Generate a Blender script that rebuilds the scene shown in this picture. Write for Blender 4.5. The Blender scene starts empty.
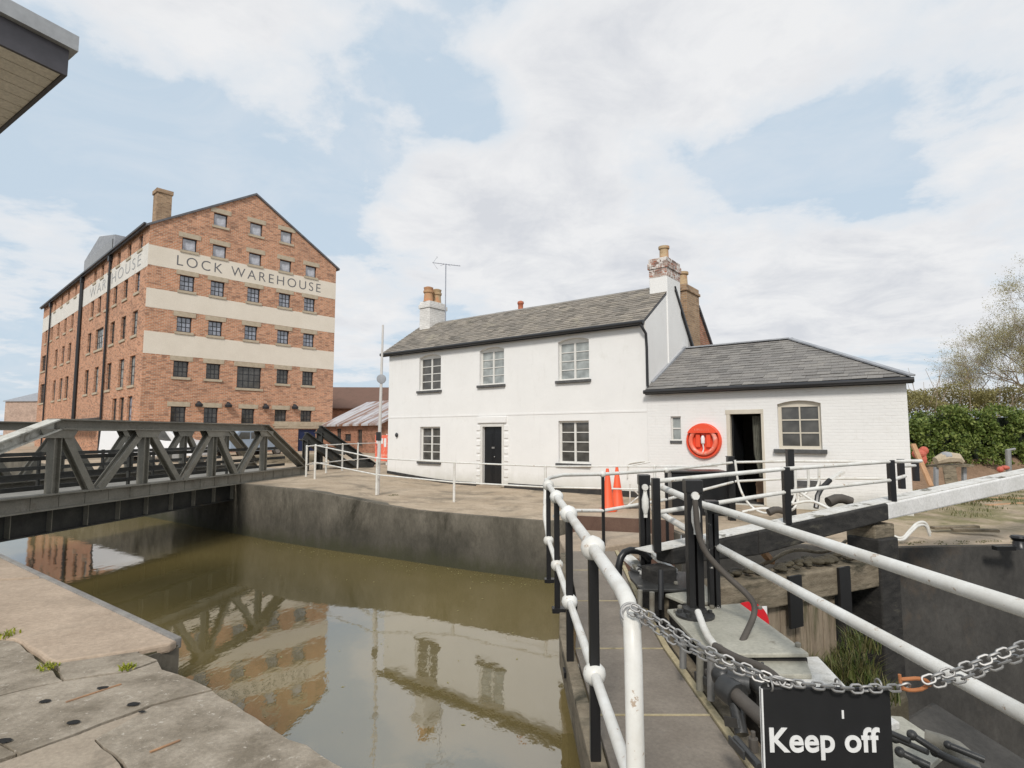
import bpy, math, random
from mathutils import Vector, Matrix, noise
from mathutils.geometry import tessellate_polygon
random.seed(7)
R = math.radians
scene = bpy.context.scene
C = scene.collection
PI = math.pi

# ------------------------------------------------------------------ camera maths
FPX, EYE = 578.0, 1.8
PT = math.atan(50 / FPX)
def ray(px, py):
    r = (px - 512) / FPX; u = (384 - py) / FPX
    return Vector((r, math.cos(PT) - u * math.sin(PT), math.sin(PT) + u * math.cos(PT)))
def G(px, py, z=0.0):
    d = ray(px, py); t = (z - EYE) / d.z
    return Vector((d.x * t, d.y * t, z))
def D(px, py, Y):
    d = ray(px, py); t = Y / d.y
    return Vector((d.x * t, Y, EYE + d.z * t))
def FAC(O, u, px, py):
    d = ray(px, py)
    det = d.x * (-u[1]) + u[0] * d.y
    t = (-O[0] * u[1] + O[1] * u[0]) / det
    X, Y = d.x * t, d.y * t
    s = (X - O[0]) * u[0] + (Y - O[1]) * u[1]
    return s, EYE + d.z * t

# ------------------------------------------------------------------ materials
def nt(name):
    m = bpy.data.materials.new(name); m.use_nodes = True
    n = m.node_tree; n.nodes.clear()
    o = n.nodes.new('ShaderNodeOutputMaterial'); b = n.nodes.new('ShaderNodeBsdfPrincipled')
    n.links.new(b.outputs[0], o.inputs[0])
    return m, n, b
def col(c): return (c[0], c[1], c[2], 1)
def noi(n, vec, scale, detail=6, rough=.6, dist=0.):
    x = n.nodes.new('ShaderNodeTexNoise'); x.inputs['Scale'].default_value = scale
    x.inputs['Detail'].default_value = detail; x.inputs['Roughness'].default_value = rough
    x.inputs['Distortion'].default_value = dist
    n.links.new(vec, x.inputs['Vector']); return x.outputs['Fac']
def ramp(n, fac, stops):
    r = n.nodes.new('ShaderNodeValToRGB'); e = r.color_ramp.elements
    while len(e) < len(stops): e.new(.5)
    for k, (p, c) in enumerate(stops):
        e[k].position = p; e[k].color = col(c) if len(c) == 3 else c
    n.links.new(fac, r.inputs[0]); return r.outputs[0]
def mix(n, fac, a, b, mode='MIX'):
    m = n.nodes.new('ShaderNodeMix'); m.data_type = 'RGBA'; m.blend_type = mode
    for s, v in ((0, fac), (6, a), (7, b)):
        if isinstance(v, (int, float)): m.inputs[s].default_value = v
        elif isinstance(v, tuple): m.inputs[s].default_value = col(v)
        else: n.links.new(v, m.inputs[s])
    return m.outputs[2]
def coord(n, which='Object', sc=(1, 1, 1)):
    t = n.nodes.new('ShaderNodeTexCoord'); m = n.nodes.new('ShaderNodeMapping')
    m.inputs['Scale'].default_value = sc
    n.links.new(t.outputs[which], m.inputs[0]); return m.outputs[0]
def bump(n, b, h, dist=.01, strength=.6, prev=None):
    x = n.nodes.new('ShaderNodeBump'); x.inputs['Distance'].default_value = dist
    x.inputs['Strength'].default_value = strength
    n.links.new(h, x.inputs['Height'])
    if prev: n.links.new(prev, x.inputs['Normal'])
    n.links.new(x.outputs[0], b.inputs['Normal']); return x.outputs[0]
def BW(k): return (k, k, k)

def surf(name, c1, c2, scale=3, rough=.8, bd=.004, fine=40, c3=None, s3=.6, p3=(.55, .7), metal=0, spec=.3, lo=.35, hi=.65, sc=(1, 1, 1)):
    m, n, b = nt(name); v = coord(n, 'Object', sc)
    base = ramp(n, noi(n, v, scale, 8, .65), [(lo, c1), (hi, c2)])
    fn = noi(n, v, fine, 5, .7)
    base = mix(n, .5, base, ramp(n, fn, [(.25, BW(.55)), (.75, BW(1.35))]), 'MULTIPLY')
    if c3:
        base = mix(n, ramp(n, noi(n, v, s3, 7, .7, .4), [(p3[0], BW(0)), (p3[1], BW(1))]), base, c3)
    n.links.new(base, b.inputs['Base Color'])
    b.inputs['Roughness'].default_value = rough; b.inputs['Metallic'].default_value = metal
    b.inputs['Specular IOR Level'].default_value = spec
    if bd: bump(n, b, fn, bd, .7)
    return m

def paint(name, c, rough=.35, chip=None, chip_at=(.66, .7), dirt=.12, chipscale=9):
    m, n, b = nt(name); v = coord(n)
    d = noi(n, v, 3.5, 8, .7)
    base = mix(n, dirt * 2.5, c, mix(n, 1, c, ramp(n, d, [(.3, (.55, .5, .42)), (.7, (1, 1, 1))]), 'MULTIPLY'))
    if chip:
        base = mix(n, ramp(n, noi(n, v, chipscale, 9, .7), [(chip_at[0], BW(0)), (chip_at[1], BW(1))]), base, chip)
    n.links.new(base, b.inputs['Base Color'])
    b.inputs['Roughness'].default_value = rough
    bump(n, b, noi(n, v, 60, 4, .6), .001, .5)
    return m

def brickmat(name, c1, c2, mortar, w=.225, h=.075, m_size=.01, dark=None, dp=(.5, .7), bd=.006, rough=.85, patch=None, wash=0.0):
    m, n, b = nt(name); uv = coord(n, 'UV')
    br = n.nodes.new('ShaderNodeTexBrick'); n.links.new(uv, br.inputs['Vector'])
    br.inputs['Scale'].default_value = 1; br.inputs['Brick Width'].default_value = w; br.inputs['Row Height'].default_value = h
    br.inputs['Mortar Size'].default_value = m_size; br.inputs['Mortar Smooth'].default_value = .3; br.inputs['Bias'].default_value = -.1
    br.inputs['Color1'].default_value = col(c1); br.inputs['Color2'].default_value = col(c2); br.inputs['Mortar'].default_value = col(mortar)
    base = br.outputs['Color']
    v = coord(n)
    # per-brick scatter of burnt headers
    sc2 = coord(n, 'UV', (1 / w, 1 / h, 1))
    wn = n.nodes.new('ShaderNodeTexVoronoi'); wn.inputs['Scale'].default_value = 1.0; wn.inputs['Randomness'].default_value = .4; n.links.new(sc2, wn.inputs['Vector'])
    rb = n.nodes.new('ShaderNodeSeparateColor'); n.links.new(wn.outputs['Color'], rb.inputs[0])
    if dark:
        base = mix(n, ramp(n, rb.outputs[0], [(.72, BW(0)), (.9, BW(.55))]), base, dark)
        base = mix(n, ramp(n, noi(n, v, .55, 8, .75, .5), [(dp[0], BW(0)), (dp[1], BW(.8))]), base, dark)
    base = mix(n, .6, base, ramp(n, noi(n, v, 1.6, 8, .75), [(.28, BW(.6)), (.72, BW(1.35))]), 'MULTIPLY')
    if patch:
        base = mix(n, ramp(n, noi(n, v, patch[1], 7, .7, .6), [(patch[2], BW(0)), (patch[3], BW(1))]), base, patch[0])
    n.links.new(base, b.inputs['Base Color']); b.inputs['Roughness'].default_value = rough
    b.inputs['Specular IOR Level'].default_value = .2
    iv = n.nodes.new('ShaderNodeMath'); iv.operation = 'SUBTRACT'; iv.inputs[0].default_value = 1; n.links.new(br.outputs['Fac'], iv.inputs[1])
    p = bump(n, b, iv.outputs[0], bd, .6)
    bump(n, b, noi(n, v, 25, 6, .7), bd * .7, .5, p)
    return m

def island(name, cols, rough=.8, grime=None, gscale=1.2, gp=(.5, .7), bd=.003, fine=30):
    m, n, b = nt(name)
    g = n.nodes.new('ShaderNodeNewGeometry')
    base = ramp(n, g.outputs['Random Per Island'], [(i / max(1, len(cols) - 1), c) for i, c in enumerate(cols)])
    v = coord(n)
    base = mix(n, .55, base, ramp(n, noi(n, v, fine, 6, .7), [(.3, BW(.5)), (.7, BW(1.4))]), 'MULTIPLY')
    if grime:
        base = mix(n, ramp(n, noi(n, v, gscale, 8, .75, .5), [(gp[0], BW(0)), (gp[1], BW(.8))]), base, grime)
    n.links.new(base, b.inputs['Base Color']); b.inputs['Roughness'].default_value = rough
    base2 = b.inputs['Base Color'].links[0].from_socket
    n.links.new(mix(n, ramp(n, noi(n, v, 7, 6, .8, .4), [(.58, BW(0)), (.68, BW(.45))]), base2, (.06, .055, .05)), b.inputs['Base Color'])
    b.inputs['Specular IOR Level'].default_value = .25
    if bd: bump(n, b, noi(n, v, fine, 5, .7), bd, .6)
    return m

def plain(name, c, rough=.5, metal=0, spec=.5):
    m, n, b = nt(name); v = coord(n)
    n.links.new(mix(n, .35, c, ramp(n, noi(n, v, 14, 5, .6), [(.3, BW(.6)), (.7, BW(1.3))]), 'MULTIPLY'), b.inputs['Base Color'])
    b.inputs['Roughness'].default_value = rough; b.inputs['Metallic'].default_value = metal
    b.inputs['Specular IOR Level'].default_value = spec
    return m

def render_white(name, c, brick=False, grime=(.42, .40, .35)):
    m, n, b = nt(name); v = coord(n); uv = coord(n, 'UV')
    base = ramp(n, noi(n, v, .8, 8, .7), [(.3, tuple(x * .93 for x in c)), (.7, c)])
    st = noi(n, coord(n, 'Object', (3, 3, .5)), 1.2, 8, .75, .3)
    base = mix(n, ramp(n, st, [(.56, BW(0)), (.78, BW(.22))]), base, grime)
    base = mix(n, ramp(n, noi(n, v, 2.3, 9, .75, .6), [(.56, BW(0)), (.72, BW(.22))]), base, (.55, .53, .47))
    sp = n.nodes.new('ShaderNodeSeparateXYZ'); n.links.new(v, sp.inputs[0])
    ad = n.nodes.new('ShaderNodeMath'); ad.operation = 'MULTIPLY_ADD'; n.links.new(noi(n, v, 3, 8, .7), ad.inputs[0]); ad.inputs[1].default_value = -.6; n.links.new(sp.outputs[2], ad.inputs[2])
    q = n.nodes.new('ShaderNodeMapRange'); n.links.new(ad.outputs[0], q.inputs[0]); q.inputs[1].default_value = -.25; q.inputs[2].default_value = .25; q.inputs[3].default_value = .5; q.inputs[4].default_value = 0
    base = mix(n, q.outputs[0], base, (.40, .39, .31))
    n.links.new(base, b.inputs['Base Color']); b.inputs['Roughness'].default_value = .75
    b.inputs['Specular IOR Level'].default_value = .25
    p = None
    if brick:
        br = n.nodes.new('ShaderNodeTexBrick'); n.links.new(uv, br.inputs['Vector'])
        br.inputs['Scale'].default_value = 1; br.inputs['Brick Width'].default_value = .23; br.inputs['Row Height'].default_value = .076
        br.inputs['Mortar Size'].default_value = .008; br.inputs['Mortar Smooth'].default_value = .8
        iv = n.nodes.new('ShaderNodeMath'); iv.operation = 'SUBTRACT'; iv.inputs[0].default_value = 1; n.links.new(br.outputs['Fac'], iv.inputs[1])
        p = bump(n, b, iv.outputs[0], .006, .5)
    bump(n, b, noi(n, v, 5, 8, .7), .012, .35, p)
    return m

M = {}
M['brick'] = brickmat('warehouse_brick', (.59, .265, .145), (.42, .185, .10), (.54, .44, .34), dark=(.19, .115, .085), dp=(.52, .8), m_size=.014, w=.27, h=.095)
M['band'] = surf('cream_painted_band', (.70, .63, .53), (.76, .69, .59), .5, .8, .001, 60)
M['bandworn'] = surf('worn_painted_band', (.66, .63, .58), (.74, .71, .65), 1.2, .8, .003, 12, (.5, .33, .24), 1.0, (.6, .8))
M['letter'] = plain('grey_lettering', (.13, .13, .14), .8)
M['letterfade'] = plain('faded_lettering', (.36, .36, .36), .8)
M['stone'] = surf('lintel_stone', (.40, .33, .24), (.52, .44, .33), 3, .85, .003)
M['blackframe'] = plain('black_frame', (.025, .026, .03), .5)
M['glass'] = None
def glass(name, c, r=.06, spec=.6):
    m, n, b = nt(name); v = coord(n)
    n.links.new(ramp(n, noi(n, v, 2.2, 4, .6), [(.35, tuple(x * .5 for x in c)), (.65, c)]), b.inputs['Base Color'])
    b.inputs['Roughness'].default_value = r; b.inputs['Specular IOR Level'].default_value = spec
    b.inputs['IOR'].default_value = 1.5
    bump(n, b, noi(n, v, 1.5, 2, .5), .01, .15)
    return m
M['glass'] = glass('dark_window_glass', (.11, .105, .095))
M['glasssky'] = glass('sky_lit_glass', (.40, .43, .50), .08, .9)  # pale sky reflection is painted into the pane colour
M['glasspale'] = glass('attic_sky_glass', (.58, .60, .66), .1, .9)  # upper panes: bright sky reflection put into the base colour
M['glassnet'] = glass('net_curtained_glass', (.42, .45, .44), .2)
M['slatewh'] = surf('warehouse_roof_slate', (.10, .10, .11), (.16, .16, .17), 3, .7)
M['leadgrey'] = surf('lead_flashing', (.26, .27, .29), (.36, .37, .39), 3, .6, .002)
M['chimbrick'] = brickmat('lichened_chimney_brick', (.42, .27, .16), (.34, .22, .13), (.40, .33, .25), dark=(.18, .12, .08))
M['white'] = render_white('white_render', (.80, .79, .77))
M['whitebrick'] = render_white('white_painted_brickwork', (.80, .79, .77), True)
M['whitechim'] = brickmat('flaking_white_brick', (.74, .72, .69), (.68, .66, .63), (.62, .60, .57), bd=.008, patch=((.40, .15, .09), 2.6, .66, .72))
M['flakechim'] = brickmat('bare_corbel_brick', (.36, .15, .10), (.45, .38, .33), (.5, .45, .4), dark=(.07, .06, .055), dp=(.45, .6), patch=((.68, .64, .6), 6, .5, .56))
M['redbrick'] = brickmat('rear_range_brick', (.42, .17, .10), (.33, .14, .08), (.38, .31, .25), dark=(.15, .09, .06), dp=(.5, .65))
M['palebrick'] = brickmat('pale_old_brick', (.52, .36, .28), (.42, .30, .24), (.45, .38, .32), dark=(.3, .22, .18))
M['dullred'] = plain('dull_red_plastic', (.50, .12, .08), .7)
M['slate'] = island('weathered_slate', [(.27, .24, .205), (.215, .195, .17), (.31, .275, .23), (.16, .145, .125), (.27, .24, .205), (.24, .215, .185), (.34, .30, .25)], .85, (.42, .38, .29), 1.5, (.55, .75))
M['slate2'] = island('annex_slate', [(.235, .22, .205), (.19, .18, .17), (.265, .25, .23), (.205, .195, .185), (.27, .255, .235), (.155, .147, .138)], .8, (.36, .33, .28), 1.5, (.58, .8))
M['ridge'] = surf('ridge_tile', (.20, .19, .18), (.30, .285, .26), 4, .8, .004)
M['gutter'] = paint('black_gutter', (.02, .02, .022), .4)
M['whitewood'] = paint('white_window_paint', (.72, .71, .68), .45, (.45, .40, .33), (.72, .78))
M['creamwood'] = paint('cream_window_paint', (.62, .57, .48), .5, (.35, .30, .24), (.68, .74))
M['sill'] = surf('dark_grey_sill', (.07, .07, .07), (.12, .12, .12), 6, .7)
M['blackdoor'] = paint('black_door_paint', (.012, .013, .015), .3)
M['dark'] = plain('dark_interior', (.06, .055, .05), .9)
M['plinth'] = surf('black_plinth', (.03, .03, .03), (.06, .055, .05), 5, .8)
M['pot'] = surf('buff_clay_pot', (.40, .27, .15), (.48, .36, .22), 5, .8, .002, 30, (.50, .22, .11), 2.6, (.56, .66))
M['potorange'] = surf('orange_clay_pot', (.50, .22, .11), (.46, .30, .17), 3, .85)
M['potred'] = surf('red_clay_pot', (.40, .12, .07), (.5, .18, .1), 6, .8)
M['orange'] = paint('lifebuoy_orange', (.85, .09, .035), .35, dirt=.05)
M['orangepale'] = paint('faded_lifebuoy', (.85, .17, .10), .4, (.85, .45, .36), (.5, .62), .05, 5)
M['cone'] = paint('cone_orange', (.90, .12, .04), .5, (.7, .3, .2), (.66, .72), .06)
M['whitem'] = paint('white_metal_paint', (.78, .78, .75), .42, (.42, .33, .25), (.62, .645), .25, 13)
M['blackm'] = paint('black_metal_paint', (.013, .013, .014), .35, (.09, .08, .07), (.68, .74), .1, 12)
M['blackchip'] = paint('chipped_black_paint', (.015, .015, .016), .4, (.6, .58, .54), (.60, .62), .1, 7)
M['blackwood'] = surf('tarred_timber', (.018, .017, .016), (.045, .042, .038), 5, .65, .006, 30, (.13, .12, .09), 2.2, (.6, .75), sc=(1, 1, 3))
M['beamwhite'] = surf('flaking_white_beam', (.66, .65, .62), (.74, .73, .71), 3, .6, .003, 30, (.42, .39, .33), 3.5, (.62, .78))
M['beamtop'] = surf('worn_beam_top', (.58, .56, .51), (.70, .69, .66), 6, .7, .005, 30, (.16, .15, .12), 2.5, (.56, .62))
M['oldwood'] = surf('weathered_oak', (.16, .13, .09), (.28, .235, .17), 4, .9, .012, 25, (.05, .045, .03), 2.0, (.48, .66), sc=(1, 1, 4))
M['plank'] = surf('lock_gate_planks', (.20, .155, .11), (.32, .26, .19), 3, .9, .01, 20, (.05, .06, .02), 1.6, (.5, .7), sc=(5, 5, .6))
M['steel'] = surf('bridge_grey_green_steel', (.165, .156, .128), (.235, .222, .188), 2.2, .55, .002, 30, (.10, .075, .05), 1.7, (.58, .75), spec=.5)
M['steellight'] = surf('lit_bridge_steel', (.44, .43, .38), (.58, .57, .52), 5, .6, .002, 30, (.15, .13, .10), 2.7, (.5, .68))  # paler copy of the steel; colour holds lit upper faces and flaking paint
M['steeldark'] = surf('dark_girder_steel', (.03, .031, .03), (.06, .06, .055), 2.5, .6, .002, 30, (.09, .07, .05), 1.7, (.6, .75))
M['deckroad'] = surf('bridge_deck', (.22, .21, .19), (.30, .29, .26), 2, .85)
M['concrete'] = surf('quay_concrete', (.36, .28, .205), (.46, .37, .28), .9, .9, .006, 26, (.27, .235, .18), .55, (.5, .66))
M['wallcon'] = surf('stained_quay_wall', (.09, .081, .063), (.175, .156, .125), 1.3, .9, .012, 16, (.04, .036, .026), .9, (.5, .68), sc=(1, 1, .6))
def tide(m, z0, z1, c, f0=.8):
    n = m.node_tree; b = [q for q in n.nodes if q.type == 'BSDF_PRINCIPLED'][0]; old = b.inputs['Base Color'].links[0].from_socket
    v = coord(n); sp = n.nodes.new('ShaderNodeSeparateXYZ'); n.links.new(v, sp.inputs[0])
    ad = n.nodes.new('ShaderNodeMath'); ad.operation = 'MULTIPLY_ADD'; n.links.new(noi(n, coord(n, 'Object', (1, 1, .35)), 2.4, 9, .72), ad.inputs[0]); ad.inputs[1].default_value = .9; n.links.new(sp.outputs[2], ad.inputs[2])
    q = n.nodes.new('ShaderNodeMapRange'); n.links.new(ad.outputs[0], q.inputs[0]); q.inputs[1].default_value = z0 + .45; q.inputs[2].default_value = z1 + .45; q.inputs[3].default_value = f0; q.inputs[4].default_value = 0
    n.links.new(mix(n, q.outputs[0], old, c), b.inputs['Base Color'])
tide(M['wallcon'], -1.15, -.85, (.06, .062, .022), .85)
tide(M['wallcon'], -.75, -.15, (.035, .034, .028), .55)
M['lockwall'] = surf('dark_lock_wall', (.045, .043, .040), (.085, .080, .073), 1.1, .85, .012, 14, (.13, .095, .065), .5, (.58, .78), sc=(1, 1, .7))
M['pink'] = surf('pinkish_concrete', (.38, .295, .22), (.50, .395, .30), 1.6, .9, .014, 24, (.30, .24, .18), .8, (.52, .7))
M['paving'] = surf('grey_stone_slab', (.20, .168, .125), (.40, .345, .275), 3.4, .92, .012, 38, (.48, .43, .36), 22, (.60, .66))
M['paving2'] = surf('buff_stone_slab', (.31, .255, .195), (.40, .335, .26), 2.2, .92, .006, 40, (.2, .17, .13), 1.6, (.55, .7))
M['joint'] = surf('mossy_joint', (.07, .06, .04), (.13, .115, .06), 5, .95, .006, 30, (.16, .18, .04), 2.2, (.6, .68))
M['tarmac'] = surf('old_tarmac', (.10, .10, .10), (.15, .145, .14), 2, .9)
M['walk'] = surf('walkway_panel', (.185, .157, .128), (.26, .225, .185), 2.0, .8, .003, 50, (.25, .225, .2), 5, (.62, .72))
M['edging'] = surf('yellowed_timber_edging', (.36, .30, .18), (.46, .39, .25), 6, .85, .004, 30, (.14, .13, .08), 4, (.56, .68))
M['plate'] = surf('grey_green_cover_plate', (.33, .32, .265), (.43, .415, .35), 2.6, .55, .002, 40, (.12, .10, .07), 3.5, (.6, .74))
M['blackplate'] = surf('black_cover_plate', (.022, .022, .022), (.05, .05, .048), 5, .4, .002, 30, (.2, .19, .17), 6, (.64, .68), spec=.5)
M['rubber'] = plain('rubber_hose', (.075, .065, .055), .7)
M['galv'] = plain('galvanised_steel', (.34, .335, .325), .52, .75)
M['rust'] = plain('rusty_steel', (.42, .17, .07), .8, .3)
M['signblack'] = plain('sign_black', (.012, .012, .013), .55)
M['signwhite'] = plain('sign_lettering', (.75, .75, .74), .6)
M['red'] = plain('signal_red', (.62, .02, .03), .4)
M['earth'] = surf('brown_earth', (.17, .11, .07), (.27, .18, .12), 2, .95, .02, 15)
M['mud'] = surf('lock_mud', (.05, .043, .03), (.10, .085, .055), 2, .6, .02, 15)
M['leadpole'] = plain('grey_pole', (.30, .32, .37), .5)
M['polewhite'] = paint('whitish_pole', (.62, .60, .58), .5)
M['bark'] = surf('bark', (.26, .20, .145), (.36, .29, .215), 5, .9, .01)
M['tile'] = island('clay_tile', [(.20, .12, .09), (.15, .09, .07), (.24, .15, .11)], .8, (.12, .08, .06))
M['corrug'] = surf('rusty_corrugated_iron', (.46, .47, .50), (.56, .56, .58), 1.0, .5, .002, 20, (.23, .12, .075), .55, (.46, .58), sc=(2.5, .3, 1))
M['vanwhite'] = paint('white_bodywork', (.75, .75, .76), .25, dirt=.04)
M['carblue'] = paint('silver_blue_bodywork', (.30, .36, .44), .3, dirt=.05)
M['bluepaint'] = paint('navy_door_paint', (.02, .035, .10), .4)
M['fascia'] = plain('grey_fascia', (.42, .43, .44), .45)
M['fasciadark'] = plain('dark_fascia', (.075, .07, .08), .5)
M['soffit'] = surf('painted_soffit_boards', (.74, .69, .62), (.8, .75, .68), 2, .7, .001)
M['stain'] = surf('rust_stained_iron', (.30, .19, .12), (.42, .24, .13), 9, .9)
M['wood'] = surf('bare_plank', (.42, .24, .13), (.52, .32, .19), 6, .8)
M['card'] = plain('cardboard', (.30, .19, .12), .8)

def leafmat(name, cols):
    m, n, b = nt(name); g = n.nodes.new('ShaderNodeNewGeometry')
    n.links.new(ramp(n, g.outputs['Random Per Island'], [(i / (len(cols) - 1), c) for i, c in enumerate(cols)]), b.inputs['Base Color'])
    b.inputs['Roughness'].default_value = .5; b.inputs['Specular IOR Level'].default_value = .3
    tr = n.nodes.new('ShaderNodeBsdfTranslucent'); n.links.new(b.inputs['Base Color'].links[0].from_socket, tr.inputs[0])
    ms = n.nodes.new('ShaderNodeMixShader'); ms.inputs[0].default_value = .25
    n.links.new(b.outputs[0], ms.inputs[1]); n.links.new(tr.outputs[0], ms.inputs[2])
    n.links.new(ms.outputs[0], n.nodes['Material Output'].inputs[0])
    return m
M['ivy'] = leafmat('ivy_leaves', [(.06, .10, .022), (.15, .20, .045), (.10, .15, .03), (.30, .35, .10), (.075, .11, .025), (.20, .25, .06)])
M['scrub'] = leafmat('olive_scrub', [(.24, .21, .08), (.31, .27, .11), (.20, .18, .07), (.34, .31, .13)])
M['buds'] = leafmat('spring_buds', [(.32, .29, .13), (.42, .38, .19), (.27, .25, .11)])
M['grass'] = leafmat('grass_blades', [(.06, .095, .022), (.12, .14, .04), (.20, .17, .08), (.05, .08, .02)])
M['weed'] = leafmat('weed_leaves', [(.14, .20, .03), (.40, .38, .03), (.20, .26, .04)])

def water():
    m, n, b = nt('murky_water'); v = coord(n)
    n.links.new(ramp(n, noi(n, v, .35, 4, .6), [(.35, (.15, .117, .045)), (.65, (.18, .14, .056))]), b.inputs['Base Color'])
    b.inputs['Roughness'].default_value = .03; b.inputs['IOR'].default_value = 3.0
    b.inputs['Specular IOR Level'].default_value = .5
    p = bump(n, b, noi(n, coord(n, 'Object', (1, 1, 1)), 1.1, 2, .5), .02, .16)
    bump(n, b, noi(n, coord(n, 'Object', (1.4, .7, 1)), 4.5, 3, .55), .008, .16, p)
    return m
M['water'] = water()

# ------------------------------------------------------------------ mesh builder
class MB:
    def __init__(s): s.v = []; s.f = []
    def add(s, vs, fs):
        o = len(s.v); s.v += [Vector(p) for p in vs]; s.f += [tuple(i + o for i in f) for f in fs]; return s
    def box(s, x0, x1, y0, y1, z0, z1):
        return s.add([(x0, y0, z0), (x1, y0, z0), (x1, y1, z0), (x0, y1, z0), (x0, y0, z1), (x1, y0, z1), (x1, y1, z1), (x0, y1, z1)],
                     [(0, 3, 2, 1), (4, 5, 6, 7), (0, 1, 5, 4), (1, 2, 6, 5), (2, 3, 7, 6), (3, 0, 4, 7)])
    def slab(s, pts, z0, z1=None):
        """vertical prism; pts may carry z, z0 is thickness when z1 is None"""
        n = len(pts)
        if z1 is None: top = [Vector(p) for p in pts]; bot = [Vector((p[0], p[1], p[2] - z0)) for p in pts]
        else: top = [Vector((p[0], p[1], z1)) for p in pts]; bot = [Vector((p[0], p[1], z0)) for p in pts]
        a = sum(pts[i][0] * pts[(i + 1) % n][1] - pts[(i + 1) % n][0] * pts[i][1] for i in range(n))
        if a < 0: top.reverse(); bot.reverse()
        tri = tessellate_polygon([[Vector((p.x, p.y, 0)) for p in top]])
        fs = []
        for t in tri:
            A, B, Cc = (top[i] for i in t)
            t = tuple(t)
            if (B.x - A.x) * (Cc.y - A.y) - (B.y - A.y) * (Cc.x - A.x) < 0: t = t[::-1]
            fs.append(t); fs.append(tuple(i + n for i in t[::-1]))
        for i in range(n):
            j = (i + 1) % n; fs.append((i + n, j + n, j, i))
        return s.add(top + bot, fs)
    def beam(s, p, q, w, h, up=(0, 0, 1)):
        p, q = Vector(p), Vector(q); d = (q - p).normalized(); U = Vector(up)
        if abs(d.dot(U)) > .98: U = Vector((0, 1, 0))
        r = d.cross(U).normalized(); u = r.cross(d).normalized()
        vs = [c + r * (a * w / 2) + u * (b * h / 2) for c in (p, q) for a, b in ((-1, -1), (1, -1), (1, 1), (-1, 1))]
        return s.add(vs, [(0, 1, 2, 3), (7, 6, 5, 4), (0, 4, 5, 1), (1, 5, 6, 2), (2, 6, 7, 3), (3, 7, 4, 0)])
    def channel(s, p, q, w, h, t=.012, up=(0, 0, 1)):
        """I shaped section: web + two flanges"""
        p, q = Vector(p), Vector(q); d = (q - p).normalized(); U = Vector(up)
        if abs(d.dot(U)) > .98: U = Vector((0, 1, 0))
        r = d.cross(U).normalized(); u = r.cross(d).normalized()
        s.beam(p, q, t, h - 2 * t, u)
        s.beam(p + u * (h / 2 - t / 2), q + u * (h / 2 - t / 2), w, t, u)
        s.beam(p - u * (h / 2 - t / 2), q - u * (h / 2 - t / 2), w, t, u)
        return s
    def tube(s, pts, r, seg=10, cap=True, smoothpath=0):
        pts = [Vector(p) for p in pts]
        for _ in range(smoothpath):
            np_ = [pts[0]]
            for a, b in zip(pts, pts[1:]): np_ += [a.lerp(b, .25), a.lerp(b, .75)]
            np_.append(pts[-1]); pts = np_
        n = len(pts); rs = r if isinstance(r, (list, tuple)) else [r] * n
        if len(rs) != n: rs = [rs[0] + (rs[-1] - rs[0]) * i / (n - 1) for i in range(n)]
        d = (pts[1] - pts[0]).normalized()
        U = Vector((0, 0, 1)) if abs(d.z) < .9 else Vector((1, 0, 0))
        a = d.cross(U).normalized(); b = d.cross(a).normalized()
        vs = []; fs = []
        for i in range(n):
            if 0 < i < n - 1: t = ((pts[i + 1] - pts[i]).normalized() + (pts[i] - pts[i - 1]).normalized()).normalized()
            elif i == 0: t = d
            else: t = (pts[-1] - pts[-2]).normalized()
            a = (a - t * a.dot(t)).normalized(); b = t.cross(a).normalized()
            for k in range(seg):
                an = 2 * PI * k / seg
                vs.append(pts[i] + (a * math.cos(an) + b * math.sin(an)) * rs[i])
            if i:
                for k in range(seg):
                    k2 = (k + 1) % seg
                    fs.append(((i - 1) * seg + k, (i - 1) * seg + k2, i * seg + k2, i * seg + k))
        if cap:
            fs.append(tuple(reversed(range(seg)))); fs.append(tuple((n - 1) * seg + k for k in range(seg)))
        return s.add(vs, fs)
    def lathe(s, c, prof, seg=20, M4=None):
        vs = []; fs = []
        for i, (r, z) in enumerate(prof):
            for k in range(seg):
                a = 2 * PI * k / seg; p = Vector((r * math.cos(a), r * math.sin(a), z))
                vs.append(((M4 @ p) if M4 else p) + Vector(c))
            if i:
                for k in range(seg):
                    k2 = (k + 1) % seg
                    fs.append(((i - 1) * seg + k, (i - 1) * seg + k2, i * seg + k2, i * seg + k))
        if prof[0][0] > 1e-4: fs.append(tuple(reversed(range(seg))))
        if prof[-1][0] > 1e-4: fs.append(tuple((len(prof) - 1) * seg + k for k in range(seg)))
        return s.add(vs, fs)
    def ball(s, c, r, seg=14, sq=1.0):
        return s.lathe(c, [(max(.0005, r * math.sin(PI * i / 8)), -r * sq * math.cos(PI * i / 8)) for i in range(9)], seg)
    def torus(s, c, R1, r, M4=None, n=28, k=10, sx=1, sy=1):
        vs = []; fs = []
        for i in range(n):
            a = 2 * PI * i / n
            for j in range(k):
                b = 2 * PI * j / k
                p = Vector(((R1 + r * math.cos(b)) * math.cos(a) * sx, (R1 + r * math.cos(b)) * math.sin(a) * sy, r * math.sin(b)))
                vs.append(((M4 @ p) if M4 else p) + Vector(c))
                fs.append((i * k + j, ((i + 1) % n) * k + j, ((i + 1) % n) * k + (j + 1) % k, i * k + (j + 1) % k))
        return s.add(vs, fs)
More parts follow.
